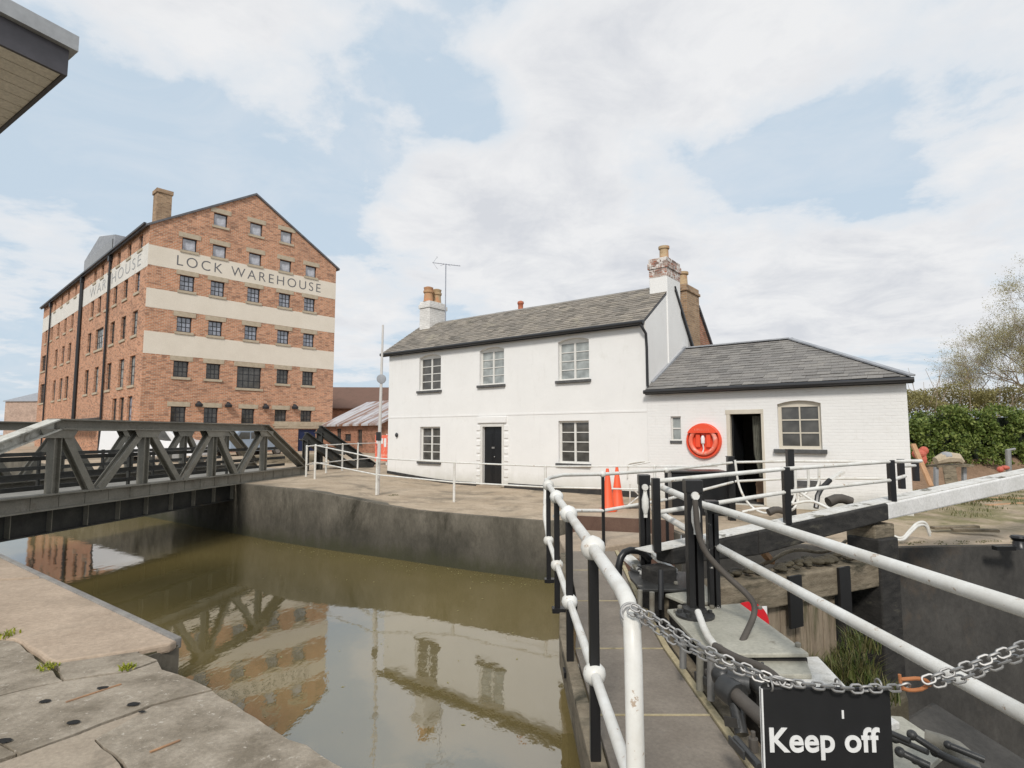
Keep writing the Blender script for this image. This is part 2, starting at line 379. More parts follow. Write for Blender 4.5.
    def mesh(s, name, mat, smooth=False):
        me = bpy.data.meshes.new(name); me.from_pydata([tuple(p) for p in s.v], [], s.f)
        uv = me.uv_layers.new(name='UVMap'); me.update()
        Z = Vector((0, 0, 1)); dat = [0.0] * (2 * len(me.loops))
        for p in me.polygons:
            n = p.normal
            if abs(n.z) > .97: u, w = Vector((1, 0, 0)), Vector((0, 1, 0))
            else: u = Z.cross(n).normalized(); w = n.cross(u)
            for li in p.loop_indices:
                c = me.vertices[me.loops[li].vertex_index].co
                dat[2 * li] = c.dot(u); dat[2 * li + 1] = c.dot(w)
        uv.data.foreach_set('uv', dat)
        if smooth: me.polygons.foreach_set('use_smooth', [True] * len(me.polygons))
        me.materials.append(M[mat] if isinstance(mat, str) else mat)
        if smooth:
            try: me.set_sharp_from_angle(angle=R(40))
            except Exception: pass
        return me
    def part(s, name, mat, parent=None, smooth=False, bevel=0, label=None, loc=None):
        me = s.mesh(name, mat, smooth)
        o = bpy.data.objects.new(name, me); C.objects.link(o)
        if parent: o.parent = parent
        if loc is not None: o.location = loc
        if bevel: addbevel(o, bevel)
        if label: o['label'] = label
        return o
def addbevel(o, w):
    b = o.modifiers.new('bevel', 'BEVEL'); b.width = w; b.segments = 2; b.limit_method = 'ANGLE'
def inst(name, me, parent, loc=(0, 0, 0), rz=0, label=None):
    o = bpy.data.objects.new(name, me); C.objects.link(o); o.parent = parent; o.location = loc; o.rotation_euler = (0, 0, rz)
    if label: o['label'] = label
    return o
def tag(o, label, cat, group=None):
    o['label'] = label; o['category'] = cat
    if group: o['group'] = group
    return o
def thing(name, label, cat, loc=(0, 0, 0), rz=0, group=None):
    o = bpy.data.objects.new(name, None); C.objects.link(o); o.empty_display_size = .2
    o.location = loc; o.rotation_euler = (0, 0, rz); return tag(o, label, cat, group)
def kind(o, k='structure'): o['kind'] = k; return o
def dup(root, loc, rz=0, label=None):
    r = root.copy(); C.objects.link(r); r.location = loc; r.rotation_euler = (0, 0, rz)
    if label: r['label'] = label
    for ch in list(root.children):
        c = ch.copy(); C.objects.link(c); c.parent = r
        for g in list(ch.children):
            d = g.copy(); C.objects.link(d); d.parent = c
    return r
def wallpoly(mb, outer, holes, to3, depth=.12):
    """outer/holes = 2-D loops (s,z); to3(s,z,d) gives the point d metres into the wall"""
    loops = [[Vector((a, b, 0)) for a, b in outer]] + [[Vector((a, b, 0)) for a, b in h] for h in holes]
    flat = [p for l in loops for p in l]
    fs = []
    for t in tessellate_polygon(loops):
        A, B, Cc = (flat[i] for i in t); t = tuple(t)
        if (B.x - A.x) * (Cc.y - A.y) - (B.y - A.y) * (Cc.x - A.x) < 0: t = t[::-1]
        fs.append(t)
    mb.add([to3(p.x, p.y, 0) for p in flat], fs)
    for h in holes:
        n = len(h); a = sum(h[i][0] * h[(i + 1) % n][1] - h[(i + 1) % n][0] * h[i][1] for i in range(n))
        hh = h if a > 0 else h[::-1]
        vs = [to3(x, y, 0) for x, y in hh] + [to3(x, y, depth) for x, y in hh]
        mb.add(vs, [((i + 1) % n, i, i + n, (i + 1) % n + n) for i in range(n)])
def gridwall(mb, x0, x1, z0, z1, holes, to3, depth):
    bx = [(min(p[0] for p in h), max(p[0] for p in h), min(p[1] for p in h), max(p[1] for p in h)) for h in holes]
    xs = sorted({x0, x1} | {v for b in bx for v in b[:2]}); zs = sorted({z0, z1} | {v for b in bx for v in b[2:]})
    for a, b in zip(xs, xs[1:]):
        for c, d in zip(zs, zs[1:]):
            mx, mz = (a + b) / 2, (c + d) / 2
            if any(q[0] < mx < q[1] and q[2] < mz < q[3] for q in bx): continue
            mb.add([to3(a, c, 0), to3(b, c, 0), to3(b, d, 0), to3(a, d, 0)], [(3, 2, 1, 0)])
    for a, b, c, d in bx:
        hh = [(a, c), (b, c), (b, d), (a, d)]
        mb.add([to3(x, y, 0) for x, y in hh] + [to3(x, y, depth) for x, y in hh], [(i, (i + 1) % 4, (i + 1) % 4 + 4, i + 4) for i in range(4)])
def rect(a, b, c, d): return [(a, c), (b, c), (b, d), (a, d)]
def archrect(a, b, c, d, rise):
    pts = [(a, c), (b, c)]
    for i in range(7):
        t = i / 6; x = b + (a - b) * t
        pts.append((x, d - rise + rise * 4 * t * (1 - t)))
    return pts
def textmesh(body, size, mat, ext=.004, off=0, space=1.0, align='LEFT'):
    cu = bpy.data.curves.new('lettering', 'FONT'); cu.body = body; cu.size = size; cu.extrude = ext; cu.offset = off
    cu.space_character = space; cu.align_x = align
    o = bpy.data.objects.new('lettering', cu); C.objects.link(o)
    bpy.context.view_layer.update()
    me = bpy.data.meshes.new_from_object(o.evaluated_get(bpy.context.evaluated_depsgraph_get()))
    bpy.data.objects.remove(o); me.materials.clear(); me.materials.append(M[mat]); me.name = 'lettering'
    return me

def window_mesh(w, h, cols, rows, fmat, fr=.05, mt=.02, casement=False, arch=0, bright=None):
    """centred at s=0, bottom z=0, outer face at y=0 going back; returns frame, pane meshes"""
    f = MB(); d = .05
    f.box(-w / 2, -w / 2 + fr, 0, d, 0, h - arch); f.box(w / 2 - fr, w / 2, 0, d, 0, h - arch)
    f.box(-w / 2 + fr, w / 2 - fr, 0, d, 0, fr)
    f.box(-w / 2 + fr, w / 2 - fr, 0, d, h - fr - arch, h - arch)
    if arch:
        pts = archrect(-w / 2, w / 2, h - arch - .001, h, arch)[2:]
        n = len(pts); vs = [(x, y, z) for y in (0, d) for x, z in pts + [(-w / 2, h - arch), (w / 2, h - arch)]]
        f.add(vs, [tuple(range(n + 2))[::-1], tuple(range(n + 2, 2 * n + 4))])
    iw = w - 2 * fr; ih = h - 2 * fr - arch
    for i in range(1, cols):
        x = -w / 2 + fr + iw * i / cols; t = mt * (2.6 if casement and i * 2 == cols else 1)
        f.box(x - t / 2, x + t / 2, .004, d - .006, fr, h - fr - arch)
    for j in range(1, rows):
        z = fr + ih * j / rows
        xs = [-w / 2 + fr] + [-w / 2 + fr + iw * i / cols for i in range(1, cols)] + [w / 2 - fr]
        f.box(-w / 2 + fr, w / 2 - fr, .008, d - .01, z - mt / 2, z + mt / 2)
    g = MB(); g.add([(-w / 2 + .01, d * .6, .01), (w / 2 - .01, d * .6, .01), (w / 2 - .01, d * .6, h - arch - .01), (-w / 2 + .01, d * .6, h - arch - .01)], [(0, 1, 2, 3)])
    return f.mesh('window', fmat), g
def slates(mb, P0, U, V, N, rows, rh, tw, lim, gap=.004, th=.012):
    """rows of slate blocks. lim(v)->(u0,u1)"""
    P0, U, V, N = Vector(P0), Vector(U).normalized(), Vector(V).normalized(), Vector(N).normalized()
    for r in range(rows):
        v0 = r * rh; u0, u1 = lim(v0 + rh * .5)
        x = u0 - (tw / 2 if r % 2 else 0) - random.random() * .02
        while x < u1:
            w = tw * random.uniform(.92, 1.08); a = max(x, u0); b = min(x + w - gap, u1)
            if b - a > .02:
                j = random.uniform(-.016, .014); k = random.uniform(0, .012); j2 = random.uniform(-.010, .010)
                A = P0 + U * a + V * (v0 + j) + N * (.022 + k); B = P0 + U * b + V * (v0 + j + j2) + N * (.022 + k + random.uniform(-.003, .003))
                Cc = P0 + U * b + V * (v0 + rh * 1.1) + N * .012; Dd = P0 + U * a + V * (v0 + rh * 1.1) + N * .012
                t = N * th
                mb.add([A, B, Cc, Dd, A - t, B - t], [(0, 1, 2, 3), (4, 5, 1, 0), (5, 2, 1), (4, 0, 3)])
            x += w

# ------------------------------------------------------------------ world, sun, camera
w = bpy.data.worlds.new('World'); scene.world = w; w.use_nodes = True
n = w.node_tree; n.nodes.clear()
out = n.nodes.new('ShaderNodeOutputWorld'); bg = n.nodes.new('ShaderNodeBackground')
sky = n.nodes.new('ShaderNodeTexSky'); sky.sky_type = 'NISHITA'; sky.sun_disc = False
SUN_EL, SUN_AZ = 40, 192          # azimuth measured clockwise from +Y
sky.sun_elevation = R(SUN_EL); sky.sun_rotation = R(SUN_AZ); sky.air_density = 1.0; sky.dust_density = 2.0; sky.ozone_density = 1.0
tc = n.nodes.new('ShaderNodeTexCoord'); sep = n.nodes.new('ShaderNodeSeparateXYZ'); n.links.new(tc.outputs['Generated'], sep.inputs[0])
def mth(op, a, b=None, cl=False):
    x = n.nodes.new('ShaderNodeMath'); x.operation = op; x.use_clamp = cl
    for i, v in enumerate((a, b)):
        if v is None: continue
        if isinstance(v, (int, float)): x.inputs[i].default_value = v
        else: n.links.new(v, x.inputs[i])
    return x.outputs[0]
zz = mth('ADD', mth('MAXIMUM', sep.outputs[2], 0.0), .16)
cx_ = mth('DIVIDE', sep.outputs[0], zz); cy_ = mth('DIVIDE', sep.outputs[1], zz)
cb = n.nodes.new('ShaderNodeCombineXYZ'); n.links.new(cx_, cb.inputs[0]); n.links.new(cy_, cb.inputs[1])
def blob(direction, width, amt):
    """soft cloud bank / clear patch round one compass direction"""
    dv = Vector(direction).normalized()
    dt = n.nodes.new('ShaderNodeVectorMath'); dt.operation = 'DOT_PRODUCT'; n.links.new(tc.outputs['Generated'], dt.inputs[0]); dt.inputs[1].default_value = dv
    nm = n.nodes.new('ShaderNodeMapRange'); n.links.new(dt.outputs['Value'], nm.inputs[0])
    nm.inputs[1].default_value = math.cos(R(width)); nm.inputs[2].default_value = 1; nm.inputs[3].default_value = 0; nm.inputs[4].default_value = amt
    nm.interpolation_type = 'SMOOTHSTEP'
    return nm.outputs[0]
c1 = noi(n, cb.outputs[0], 1.15, 12, .60, .25)
c2 = noi(n, cb.outputs[0], 4.2, 8, .62, .2)
az_ = mth('ARCTAN2', sep.outputs[0], sep.outputs[1]); el_ = mth('ARCSINE', sep.outputs[2])
def bank(a0, e0, wa, we, amt):
    """cloud bank round a compass bearing a0 and elevation e0 (degrees)"""
    da = mth('POWER', mth('ABSOLUTE', mth('DIVIDE', mth('SUBTRACT', az_, R(a0)), R(wa))), 2.0); de = mth('POWER', mth('ABSOLUTE', mth('DIVIDE', mth('SUBTRACT', el_, R(e0)), R(we))), 2.0)
    return mth('MULTIPLY', mth('SUBTRACT', 1.0, mth('ADD', da, de), True), amt)
cl = mth('ADD', mth('MULTIPLY', c1, .72), mth('MULTIPLY', c2, .28))
cl = mth('ADD', cl, -.002)
for a0, e0, wa, we, am in ((-36, 38, 26, 10, .17), (16, 33, 26, 8, .19), (3, 20, 19, 9, .26), (20, 13, 22, 7, .14), (42, 24, 10, 9, .14), (34, 10, 14, 8, .17), (-22, 28, 6, 4, .10), (-42, 13, 8, 5, .08), (-18, 10, 10, 7, .10), (50, 33, 14, 10, .08), (-10, 45, 30, 6, .12),
                           (-27, 22, 15, 8, -.10), (-4, 31, 7, 4, -.14), (26, 24, 9, 4, -.08), (-45, 22, 8, 8, -.08), (-12, 34, 6, 4, -.06), (110, 30, 60, 30, .15), (200, 35, 60, 30, .12), (-110, 30, 40, 30, .12)):
    cl = mth('ADD', cl, bank(a0, e0, wa, we, am))
cf = ramp(n, cl, [(.475, BW(0)), (.525, BW(.6)), (.61, BW(1))])
lit = ramp(n, noi(n, cb.outputs[0], 3.0, 12, .64, .4), [(.36, (4.95, 5.15, 5.55)), (.60, (6.6, 6.65, 6.75))])
shade = mix(n, ramp(n, cl, [(.52, BW(0)), (.70, BW(.8))]), (6.7, 6.75, 6.85), lit)
skyc = mix(n, .9, sky.outputs[0], (4.6, 5.5, 6.35))
skyc = mix(n, ramp(n, noi(n, cb.outputs[0], 2.1, 12, .66, .8), [(.45, BW(.02)), (.70, BW(.42))]), skyc, (6.0, 6.25, 6.6))
fin = mix(n, cf, skyc, shade)
n.links.new(fin, bg.inputs[0]); bg.inputs[1].default_value = .10
n.links.new(bg.outputs[0], out.inputs[0])

sl = bpy.data.lights.new('sun', 'SUN'); so = bpy.data.objects.new('sun', sl); C.objects.link(so)
sl.energy = 2.0; sl.angle = R(10); sl.color = (1, .95, .88)
sd = Vector((math.sin(R(SUN_AZ)) * math.cos(R(SUN_EL)), math.cos(R(SUN_AZ)) * math.cos(R(SUN_EL)), math.sin(R(SUN_EL))))
so.rotation_euler = sd.to_track_quat('Z', 'Y').to_euler()
cam = bpy.data.cameras.new('camera'); co = bpy.data.objects.new('camera', cam); C.objects.link(co)
co.location = (0, 0, EYE); co.rotation_euler = (R(90) + PT, 0, 0); cam.sensor_width = 36; cam.lens = FPX / 1024 * 36
cam.clip_start = .05; cam.clip_end = 5000; scene.camera = co
scene.view_settings.view_transform = 'Standard'; scene.view_settings.look = 'None'; scene.view_settings.gamma = 1; scene.view_settings.exposure = .36

# ------------------------------------------------------------------ ground and water
def ss(t): t = max(0, min(1, t)); return t * t * (3 - 2 * t)
def zf(x, y): return .3 * ss((-1.8 - x) / 4.6) + .25 * ss((y - 24) / 8) * ss((-x) / 6)
WZ = -1.2
edge = [(-420, 330), (-120, 98), (-50, 47), (-30, 33), (-12.6, 20.9), (-6.8, 16.65), (-4.7, 15.3), (-2.7, 14.15), (-.9, 13.05), (.69, 12.2), (2.75, 12.5), (3.05, 10.6), (4.9, 9.5), (5.83, 9.35), (8.33, 9.6), (14, 10.2), (60, 14), (600, 60)]
fine = []
for a, b in zip(edge, edge[1:]):
    L = math.dist(a, b); k = 1 if L > 30 else max(1, int(L / .6))
    for i in range(k): fine.append((a[0] + (b[0] - a[0]) * i / k, a[1] + (b[1] - a[1]) * i / k))
fine.append(edge[-1])
rows = [0, .35, 1.2, 2.5, 4.5, 7, 10, 14, 20, 40, 900]
mb = MB(); vs = []; fs = []
nf = len(fine)
for r in rows:
    for i, (x, y) in enumerate(fine):
        fx = x * (1 if r < 20 else 1 + r / 800); X, Y = fx + r * .02, y + r
        if 2.7 < x < 5.9 and r: Y = max(Y, 12.5 + r * .3) if r < 2 else Y
        zz_ = zf(X, Y) + (0 if r == 0 or r > 30 else .012 * noise.noise(Vector((X * .9, Y * .9, 0))))
        if X > 7.5 and Y > 11.5: zz_ += .10 * ss((Y - 11.5) / 3) + .04 * noise.noise(Vector((X * 1.3, Y * 1.3, 3)))
        vs.append((X, Y, zz_))
for j in range(len(rows) - 1):
    for i in range(nf - 1): fs.append((j * nf + i, j * nf + i + 1, (j + 1) * nf + i + 1, (j + 1) * nf + i))
mb.add(vs, fs)
gm = surf('far_ground', (.37, .29, .205), (.50, .405, .30), 1.1, .92, .014, 14, (.25, .205, .15), .75, (.50, .62))
# moss and rough soil at the right of the cottage
nn = gm.node_tree; bs = [q for q in nn.nodes if q.type == 'BSDF_PRINCIPLED'][0]
old = bs.inputs['Base Color'].links[0].from_socket
ob = coord(nn); sp = nn.nodes.new('ShaderNodeSeparateXYZ'); nn.links.new(ob, sp.inputs[0])
def mr(nt_, s, a, b):
    q = nt_.nodes.new('ShaderNodeMapRange'); nt_.links.new(s, q.inputs[0]); q.inputs[1].default_value = a; q.inputs[2].default_value = b; return q.outputs[0]
def mm(nt_, op, a, b):
    q = nt_.nodes.new('ShaderNodeMath'); q.operation = op
    for i, v_ in enumerate((a, b)):
        if isinstance(v_, (int, float)): q.inputs[i].default_value = v_
        else: nt_.links.new(v_, q.inputs[i])
    return q.outputs[0]
mask = mm(nn, 'MULTIPLY', mm(nn, 'MULTIPLY', mr(nn, sp.outputs[0], 6.6, 8.2), mr(nn, sp.outputs[1], 10.4, 11.6)), ramp(nn, noi(nn, ob, .9, 8, .7), [(.40, BW(0)), (.56, BW(1))]))
newc = mix(nn, mask, old, ramp(nn, noi(nn, ob, 5, 6, .7), [(.3, (.15, .14, .06)), (.7, (.28, .24, .14))]))
nn.links.new(newc, bs.inputs['Base Color'])
kind(mb.part('ground', gm, smooth=True))

# quay wall faces of the far bank
def wallstrip(pts, z1f, z0, mat, name, label, cat, lip=.0, thick=.4):
    mb = MB()
    P = []
    for a, b in zip(pts, pts[1:]):
        L = math.dist(a, b); k = 1 if L > 30 else max(1, int(L / .5))
        for i in range(k): P.append((a[0] + (b[0] - a[0]) * i / k, a[1] + (b[1] - a[1]) * i / k))
    P.append(pts[-1]); H = 8
    vs = []; fs = []
    for i, (x, y) in enumerate(P):
        a = P[max(0, i - 1)]; b = P[min(len(P) - 1, i + 1)]
        t = Vector((b[0] - a[0], b[1] - a[1])).normalized(); nrm = Vector((t.y, -t.x))
        zt = z1f(x, y)
        prof = [(-thick, zt - .02), (0 - .02, zt + .006), (.008, zt - .012)] + [(.012 + .012 * noise.noise(Vector((x * 1.5, y * 1.5, q))), zt - .05 - (zt - .05 - z0) * q / H) for q in range(H + 1)]
        for (o, z) in prof: vs.append((x + nrm.x * o, y + nrm.y * o, z))
    m = 3 + H + 1
    for i in range(len(P) - 1):
        for j in range(m - 1): fs.append((i * m + j, i * m + j + 1, (i + 1) * m + j + 1, (i + 1) * m + j))
    mb.add(vs, fs)
    return tag(mb.part(name, mat, smooth=True), label, cat)
zt = lambda x, y: zf(x, y)
wallstrip(edge[:12], zt, WZ - 1.2, 'wallcon', 'quay_wall', 'long stained dark concrete quay wall below the white cottage, rising from the brown water', 'quay wall')
wallstrip(edge[11:18], zt, -4.6, 'lockwall', 'lock_wall', 'tall black stained wall of the empty lock chamber at the right', 'lock wall')

# water in the basin
mb = MB(); wp = [(-420, 340), (-420, -60), (.9, -60), (.9, 0), (1.22, 2.2), (1.25, 5.4), (3.0, 6.75), (5.25, 8.45), (5.6, 10), (5.2, 14), (-2, 20), (-120, 110)]
vs = [(x, y, WZ) for x, y in wp]; tri = tessellate_polygon([[Vector(v) for v in vs]])
fs = []
for t in tri:
    A, B, Cc = (Vector(vs[i]) for i in t); fs.append(tuple(t) if (B - A).cross(Cc - A).z > 0 else tuple(t)[::-1])
mb.add(vs, fs); kind(mb.part('water', 'water'))
mb = MB(); mb.slab([(1.3, -4), (40, -4), (40, 14), (5.3, 10), (5.2, 8.3), (1.3, 5.3)], -4.9, -4.1)
kind(mb.part('lock_chamber_floor', 'mud'))

# near quay: body, then slabs
NZ = .15
npoly = [(-60, 48), (-9.4, 9.85), (-2.68, 4.8), (-2.84, 4.55), (-2.46, 4.23), (-1.92, 3.88), (-1.4, 3.45), (-.8, 3.0), (.1, 2.35), (.36, 1.9), (.42, 1.0), (1.9, 1.0), (1.95, -3), (30, -5), (30, -60), (-200, -60), (-200, 150)]
mb = MB(); mb.slab([(a, b) for a, b in npoly], -4.8, NZ - .035)
kind(mb.part('near_quay_ground', 'joint'))
def paving(name, mat, polys, h=.0, bev=.012):
    mb = MB()
    for P in polys:
        P = [G(a, b, NZ) if not isinstance(a, str) else Vector((b[0], b[1], NZ)) for a, b in P]
        c = sum(P, Vector()) / len(P)
        P = [p + (c - p).normalized() * .006 for p in P]
        dz = random.uniform(-.008, .006) + h
        # roughen the outline
        Q = []
        for a, b in zip(P, P[1:] + P[:1]):
            L = (b - a).length; k = max(1, min(60, int(L / .12)))
            for i in range(k):
                q = a.lerp(b, i / k); q = q + Vector((noise.noise(q * 5), noise.noise(q * 5 + Vector((9, 0, 0))), 0)) * (.022 if i else .006)
                Q.append((q.x, q.y))
        mb.slab(Q, NZ - .07, NZ + dz)
    return kind(mb.part(name, mat, bevel=bev))
X = 'x'
paving('pink_concrete_paving', 'pink', [
    [(X, (-2.68, 4.8)), (171, 644), (140, 650), (54, 663), (15, 640), (-40, 634), (-260, 610), (-60, 584), (50, 578.5)],
    [(50, 577), (-60, 582.5), (-300, 600), (-260, 540), (X, (-7.0, 8.02)), (0, 556)]], .012, .02)
mb = MB(); 
pc = [G(0, 552.5, NZ), G(60, 580, NZ), G(120, 609, NZ), Vector((-2.64, 4.80, NZ))]
ea, eb = Vector((-9.4, 9.85, 0)), Vector((-2.68, 4.8, 0)); en = Vector((-(eb - ea).y, (eb - ea).x, 0)).normalized()
mb.slab([ea + en * .03 + Vector((0, 0, NZ + .022)), eb + en * .03 + Vector((0, 0, NZ + .022)), eb - en * .035 + Vector((0, 0, NZ + .022)), ea - en * .035 + Vector((0, 0, NZ + .022))], .09, None); kind(mb.part('coping_edge', 'ridge', bevel=.012))
paving('grey_stone_paving', 'paving', [
    [(54, 664), (140, 651), (X, (-2.84, 4.55)), (158, 660), (128, 671), (64, 680)],
    [(15, 640), (63, 680), (30, 687), (-30, 702), (-260, 700), (-260, 611), (-40, 635)],
    [(-30, 703), (63, 681), (128, 672), (158, 661), (X, (-2.46, 4.23)), (180, 674), (196, 681), (213, 689), (150, 705), (20, 754), (0, 741), (-40, 717)],
    [(95, 738), (150, 706), (213, 690), (X, (-1.92, 3.88)), (X, (-1.4, 3.45)), (X, (-.8, 3.0)), (350, 768), (X, (-.3, 2.62)), (X, (.1, 2.35)), (X, (-.4, 1.2)), (300, 900), (128, 770)],
    [(-45, 719), (-1, 742), (18, 752), (-30, 768), (-260, 860), (-260, 760)]], 0, .014)
paving('buff_stone_paving', 'paving2', [
    [(19, 755), (150, 706.5), (95, 739), (126, 772), (300, 905), (X, (-.5, 1.1)), (X, (-2.6, 1.0)), (X, (-3.4, 1.9)), (-30, 772)],
    [(X, (-.38, 1.2)), (X, (.1, 2.33)), (X, (.36, 1.9)), (X, (.42, .95)), (X, (.4, -2)), (X, (-4, -2)), (X, (-2.7, .95)), (X, (-.5, 1.05))]], -.004, .014)
# worn wall of the near quay (recess below the pink slab)
wallstrip([(-30, 25.4), (-9.4, 9.85), (-2.68, 4.8), (-2.84, 4.55), (-2.46, 4.23), (-1.92, 3.88), (-1.4, 3.45), (-.8, 3.0), (.1, 2.35), (.36, 1.9), (.42, .95)][::-1], lambda x, y: NZ - .04, WZ - 1, 'wallcon', 'quay_wall', 'near quay wall of dark concrete under the pinkish paving at lower left', 'quay wall')
# fixing holes, rusty strap
mb = MB()
for (a, b, r) in ((45, 701.5, .05), (73.5, 722.5, .05), (102.5, 688, .05), (133.5, 704.5, .055), (142, 712, .03), (4, 741, .055)):
    p = G(a, b, NZ + .004)
    r *= .62; vv = [p + Vector((r * 1.15 * math.cos(R(24 * q)) * random.uniform(.85, 1.1), r * .85 * math.sin(R(24 * q)) * random.uniform(.8, 1.1), .003)) for q in range(15)]; mb.add(vv, [tuple(range(15))])
kind(mb.part('socket_holes', plain('hole_shade', (.008, .008, .007), .9)))  # flat near-black discs paint the shade inside the holes
for a_, b_, lab_ in ((G(66, 702, NZ + .003), G(121, 684, NZ + .003), 'thin rusty iron strap let into the grey quay stone between the socket holes'), (G(150, 752, NZ + .003), G(180, 740, NZ + .003), 'short rust streaked strap in the quay stone nearest the camera')):
    mb = MB(); mb.beam(a_, b_, .014, .006); tag(mb.part('metal_strap', 'stain'), lab_, 'strap')

# weeds in the joints
def tuft(mb, c, n_, h, spread, lean=.5, wd=.006):
    for _ in range(n_):
        a = random.uniform(0, 2 * PI); r = spread * random.random() ** .5; b = Vector(c) + Vector((math.cos(a) * r, math.sin(a) * r, 0))
        hh = h * random.uniform(.5, 1.1); dr = Vector((random.uniform(-1, 1), random.uniform(-1, 1), 0)) * lean * hh; sd_ = Vector((-dr.y, dr.x, 0)).normalized() * wd if dr.length > 1e-5 else Vector((wd, 0, 0))
        m_ = b + dr * .35 + Vector((0, 0, hh * .6)); t = b + dr + Vector((0, 0, hh * .9))
        mb.add([b - sd_, b + sd_, m_ + sd_ * .8, m_ - sd_ * .8, t], [(0, 1, 2, 3), (3, 2, 4)])
for k, (px, py, s_, lab) in enumerate(((6, 636, .10, 'yellow flowering weed in the paving joint at the left edge'), (47, 668, .07, 'low green weed in the joint beside the pink slab'), (127, 669, .05, 'small green weed growing beside the corner of the stone slab'))):
    mb = MB(); tuft(mb, G(px, py, NZ), 60, .035 + .02 * (k == 0), s_, 1.2, .006); tag(mb.part('weed', 'weed'), lab, 'weed')

# ------------------------------------------------------------------ roof corner overhead
mb = MB(); Z0 = 4.5
c0 = G(61.5, 69.5, Z0); a0 = G(-60, 11, Z0); b0 = G(-60, 178, Z0)
A = (a0 - c0).normalized(); B = (b0 - c0).normalized()
rt = thing('canopy_roof', 'corner of a flat canopy roof overhead with grey metal fascia and boarded soffit', 'roof', c0)
def q3(a, b, z): return A * a + B * b + Vector((0, 0, z))
m1 = MB(); m1.slab([q3(a, b, .0) for a, b in ((0, 0), (3, 0), (3, 6), (0, 6))], .02, None)
for i in range(22):
    m1.slab([q3(a, b, -.021) for a, b in ((.0, .16 * i + .006), (3, .16 * i + .006), (3, .16 * i + .154), (.0, .16 * i + .154))], .012, None)
m1.part('soffit', 'soffit', rt)
m2 = MB(); m2.slab([q3(a, b, .155) for a, b in ((-.03, -.03), (3, -.03), (3, -.003), (-.003, -.003), (-.003, 6), (-.03, 6))], .2, None); m2.part('fascia_board', 'fasciadark', rt)
m3 = MB(); m3.slab([q3(a, b, .275) for a, b in ((-.075, -.075), (3, -.075), (3, 6), (-.075, 6))], .118, None); m3.part('roof_edge', 'fascia', rt)

# ------------------------------------------------------------------ warehouse
WO = D(138.5, 434, 35.0); WO.z = 0
wu = Vector((1047 - 512, 578)).normalized(); wrot = math.atan2(wu.y, wu.x); wv = Vector((-wu.y, wu.x))
WH = thing('warehouse', 'tall red brick dockside warehouse with cream painted bands and lettering', 'warehouse', (WO.x, WO.y, 0), wrot)
gw = lambda px, py: FAC(WO, wu, px, py)
swl = lambda px, py: FAC(WO, wv, px, py)
GW = 12.85; SL = 35.5; EV = 14.8; AP = 18.7; GB = .4
z1 = lambda X, Y: (20 + X / 2.955, 170 + Y / 2.955)
gr = {
 'attic': [(577, 127, 610, 165), (684, 158, 713, 194), (774, 182, 801, 217)],
 'r5': [(484, 199, 519, 238), (574, 222, 606, 256), (680, 246, 711, 281), (770, 267, 800, 301), (847, 287, 873, 320)],
 'r4': [(477, 310, 511, 356), (568, 328, 600, 372), (676, 349, 705, 390), (768, 366, 796, 407), (842, 380, 869, 420)],
 'r3': [(468, 432, 503, 478), (560, 446, 594, 490), (667, 461, 698, 502), (763, 475, 792, 515), (840, 485, 866, 523)],
 'r2': [(457, 564, 494, 612), (554, 572, 588, 618), (641, 582, 713, 645), (762, 589, 790, 632), (838, 597, 863, 636)],
 'r1': [(449, 699, 486, 745), (548, 702, 580, 748), (659, 706, 688, 750), (757, 708, 783, 751), (833, 710, 858, 752)]}
holes = []; wins = []
for row, L in gr.items():
    dims = []
    for (a, b, c, d) in L:
        s0, za = gw(*z1(a, (b + d) / 2)); s1, _ = gw(*z1(c, (b + d) / 2)); mid = (a + c) / 2
        zt_ = gw(*z1(mid, b))[1]; zb_ = gw(*z1(mid, d))[1]; dims.append([s0, s1, zb_, zt_])
    for dd in dims: wins.append((row, dd))
zrow = {}
for row in gr:
    q = [d for r_, d in wins if r_ == row and d[1] - d[0] < 1.6]
    zrow[row] = (sum(d[2] for d in q) / len(q), sum(d[3] for d in q) / len(q))
bandpx = [((151.3, 244.5), (334.7, 283.4), (150.3, 264.8), (334.5, 299)), ((148.6, 287.4), (334, 317.9), (146, 307), (333, 332.4)), ((145.2, 330.7), (333.4, 351.7), (143.8, 353), (332.7, 369.7))]
bz = [((gw(*a)[1] + gw(*b)[1]) / 2, (gw(*c)[1] + gw(*d)[1]) / 2) for a, b, c, d in bandpx]
fm = {}
def whwin(key, w_, h_, cols, rows_, gl):
    k = (key, gl)
    if k not in fm:
        f, g = window_mesh(w_, h_, cols, rows_, 'blackframe', .07, .035)
        st = MB(); st.box(-w_ / 2 - .22, w_ / 2 + .22, -.035, .10, h_ + .003, h_ + .30)
        si = MB(); si.box(-w_ / 2 - .12, w_ / 2 + .12, -.07, .1, -.16, -.003)
        fm[k] = (f, g.mesh('pane', gl), st.mesh('lintel', 'stone'), si.mesh('sill', 'stone'))
    return fm[k]
def place_win(ms, parent, loc, rz=0, sill=True):
    o = inst('window', ms[0], parent, loc, rz)
    inst('pane', ms[1], o)
    if len(ms) > 2 and ms[2]: inst('lintel', ms[2], o, (0, -.13, 0))
    if len(ms) > 3 and ms[3] and sill: inst('sill', ms[3], o, (0, -.13, 0))
    return o
REC = .13
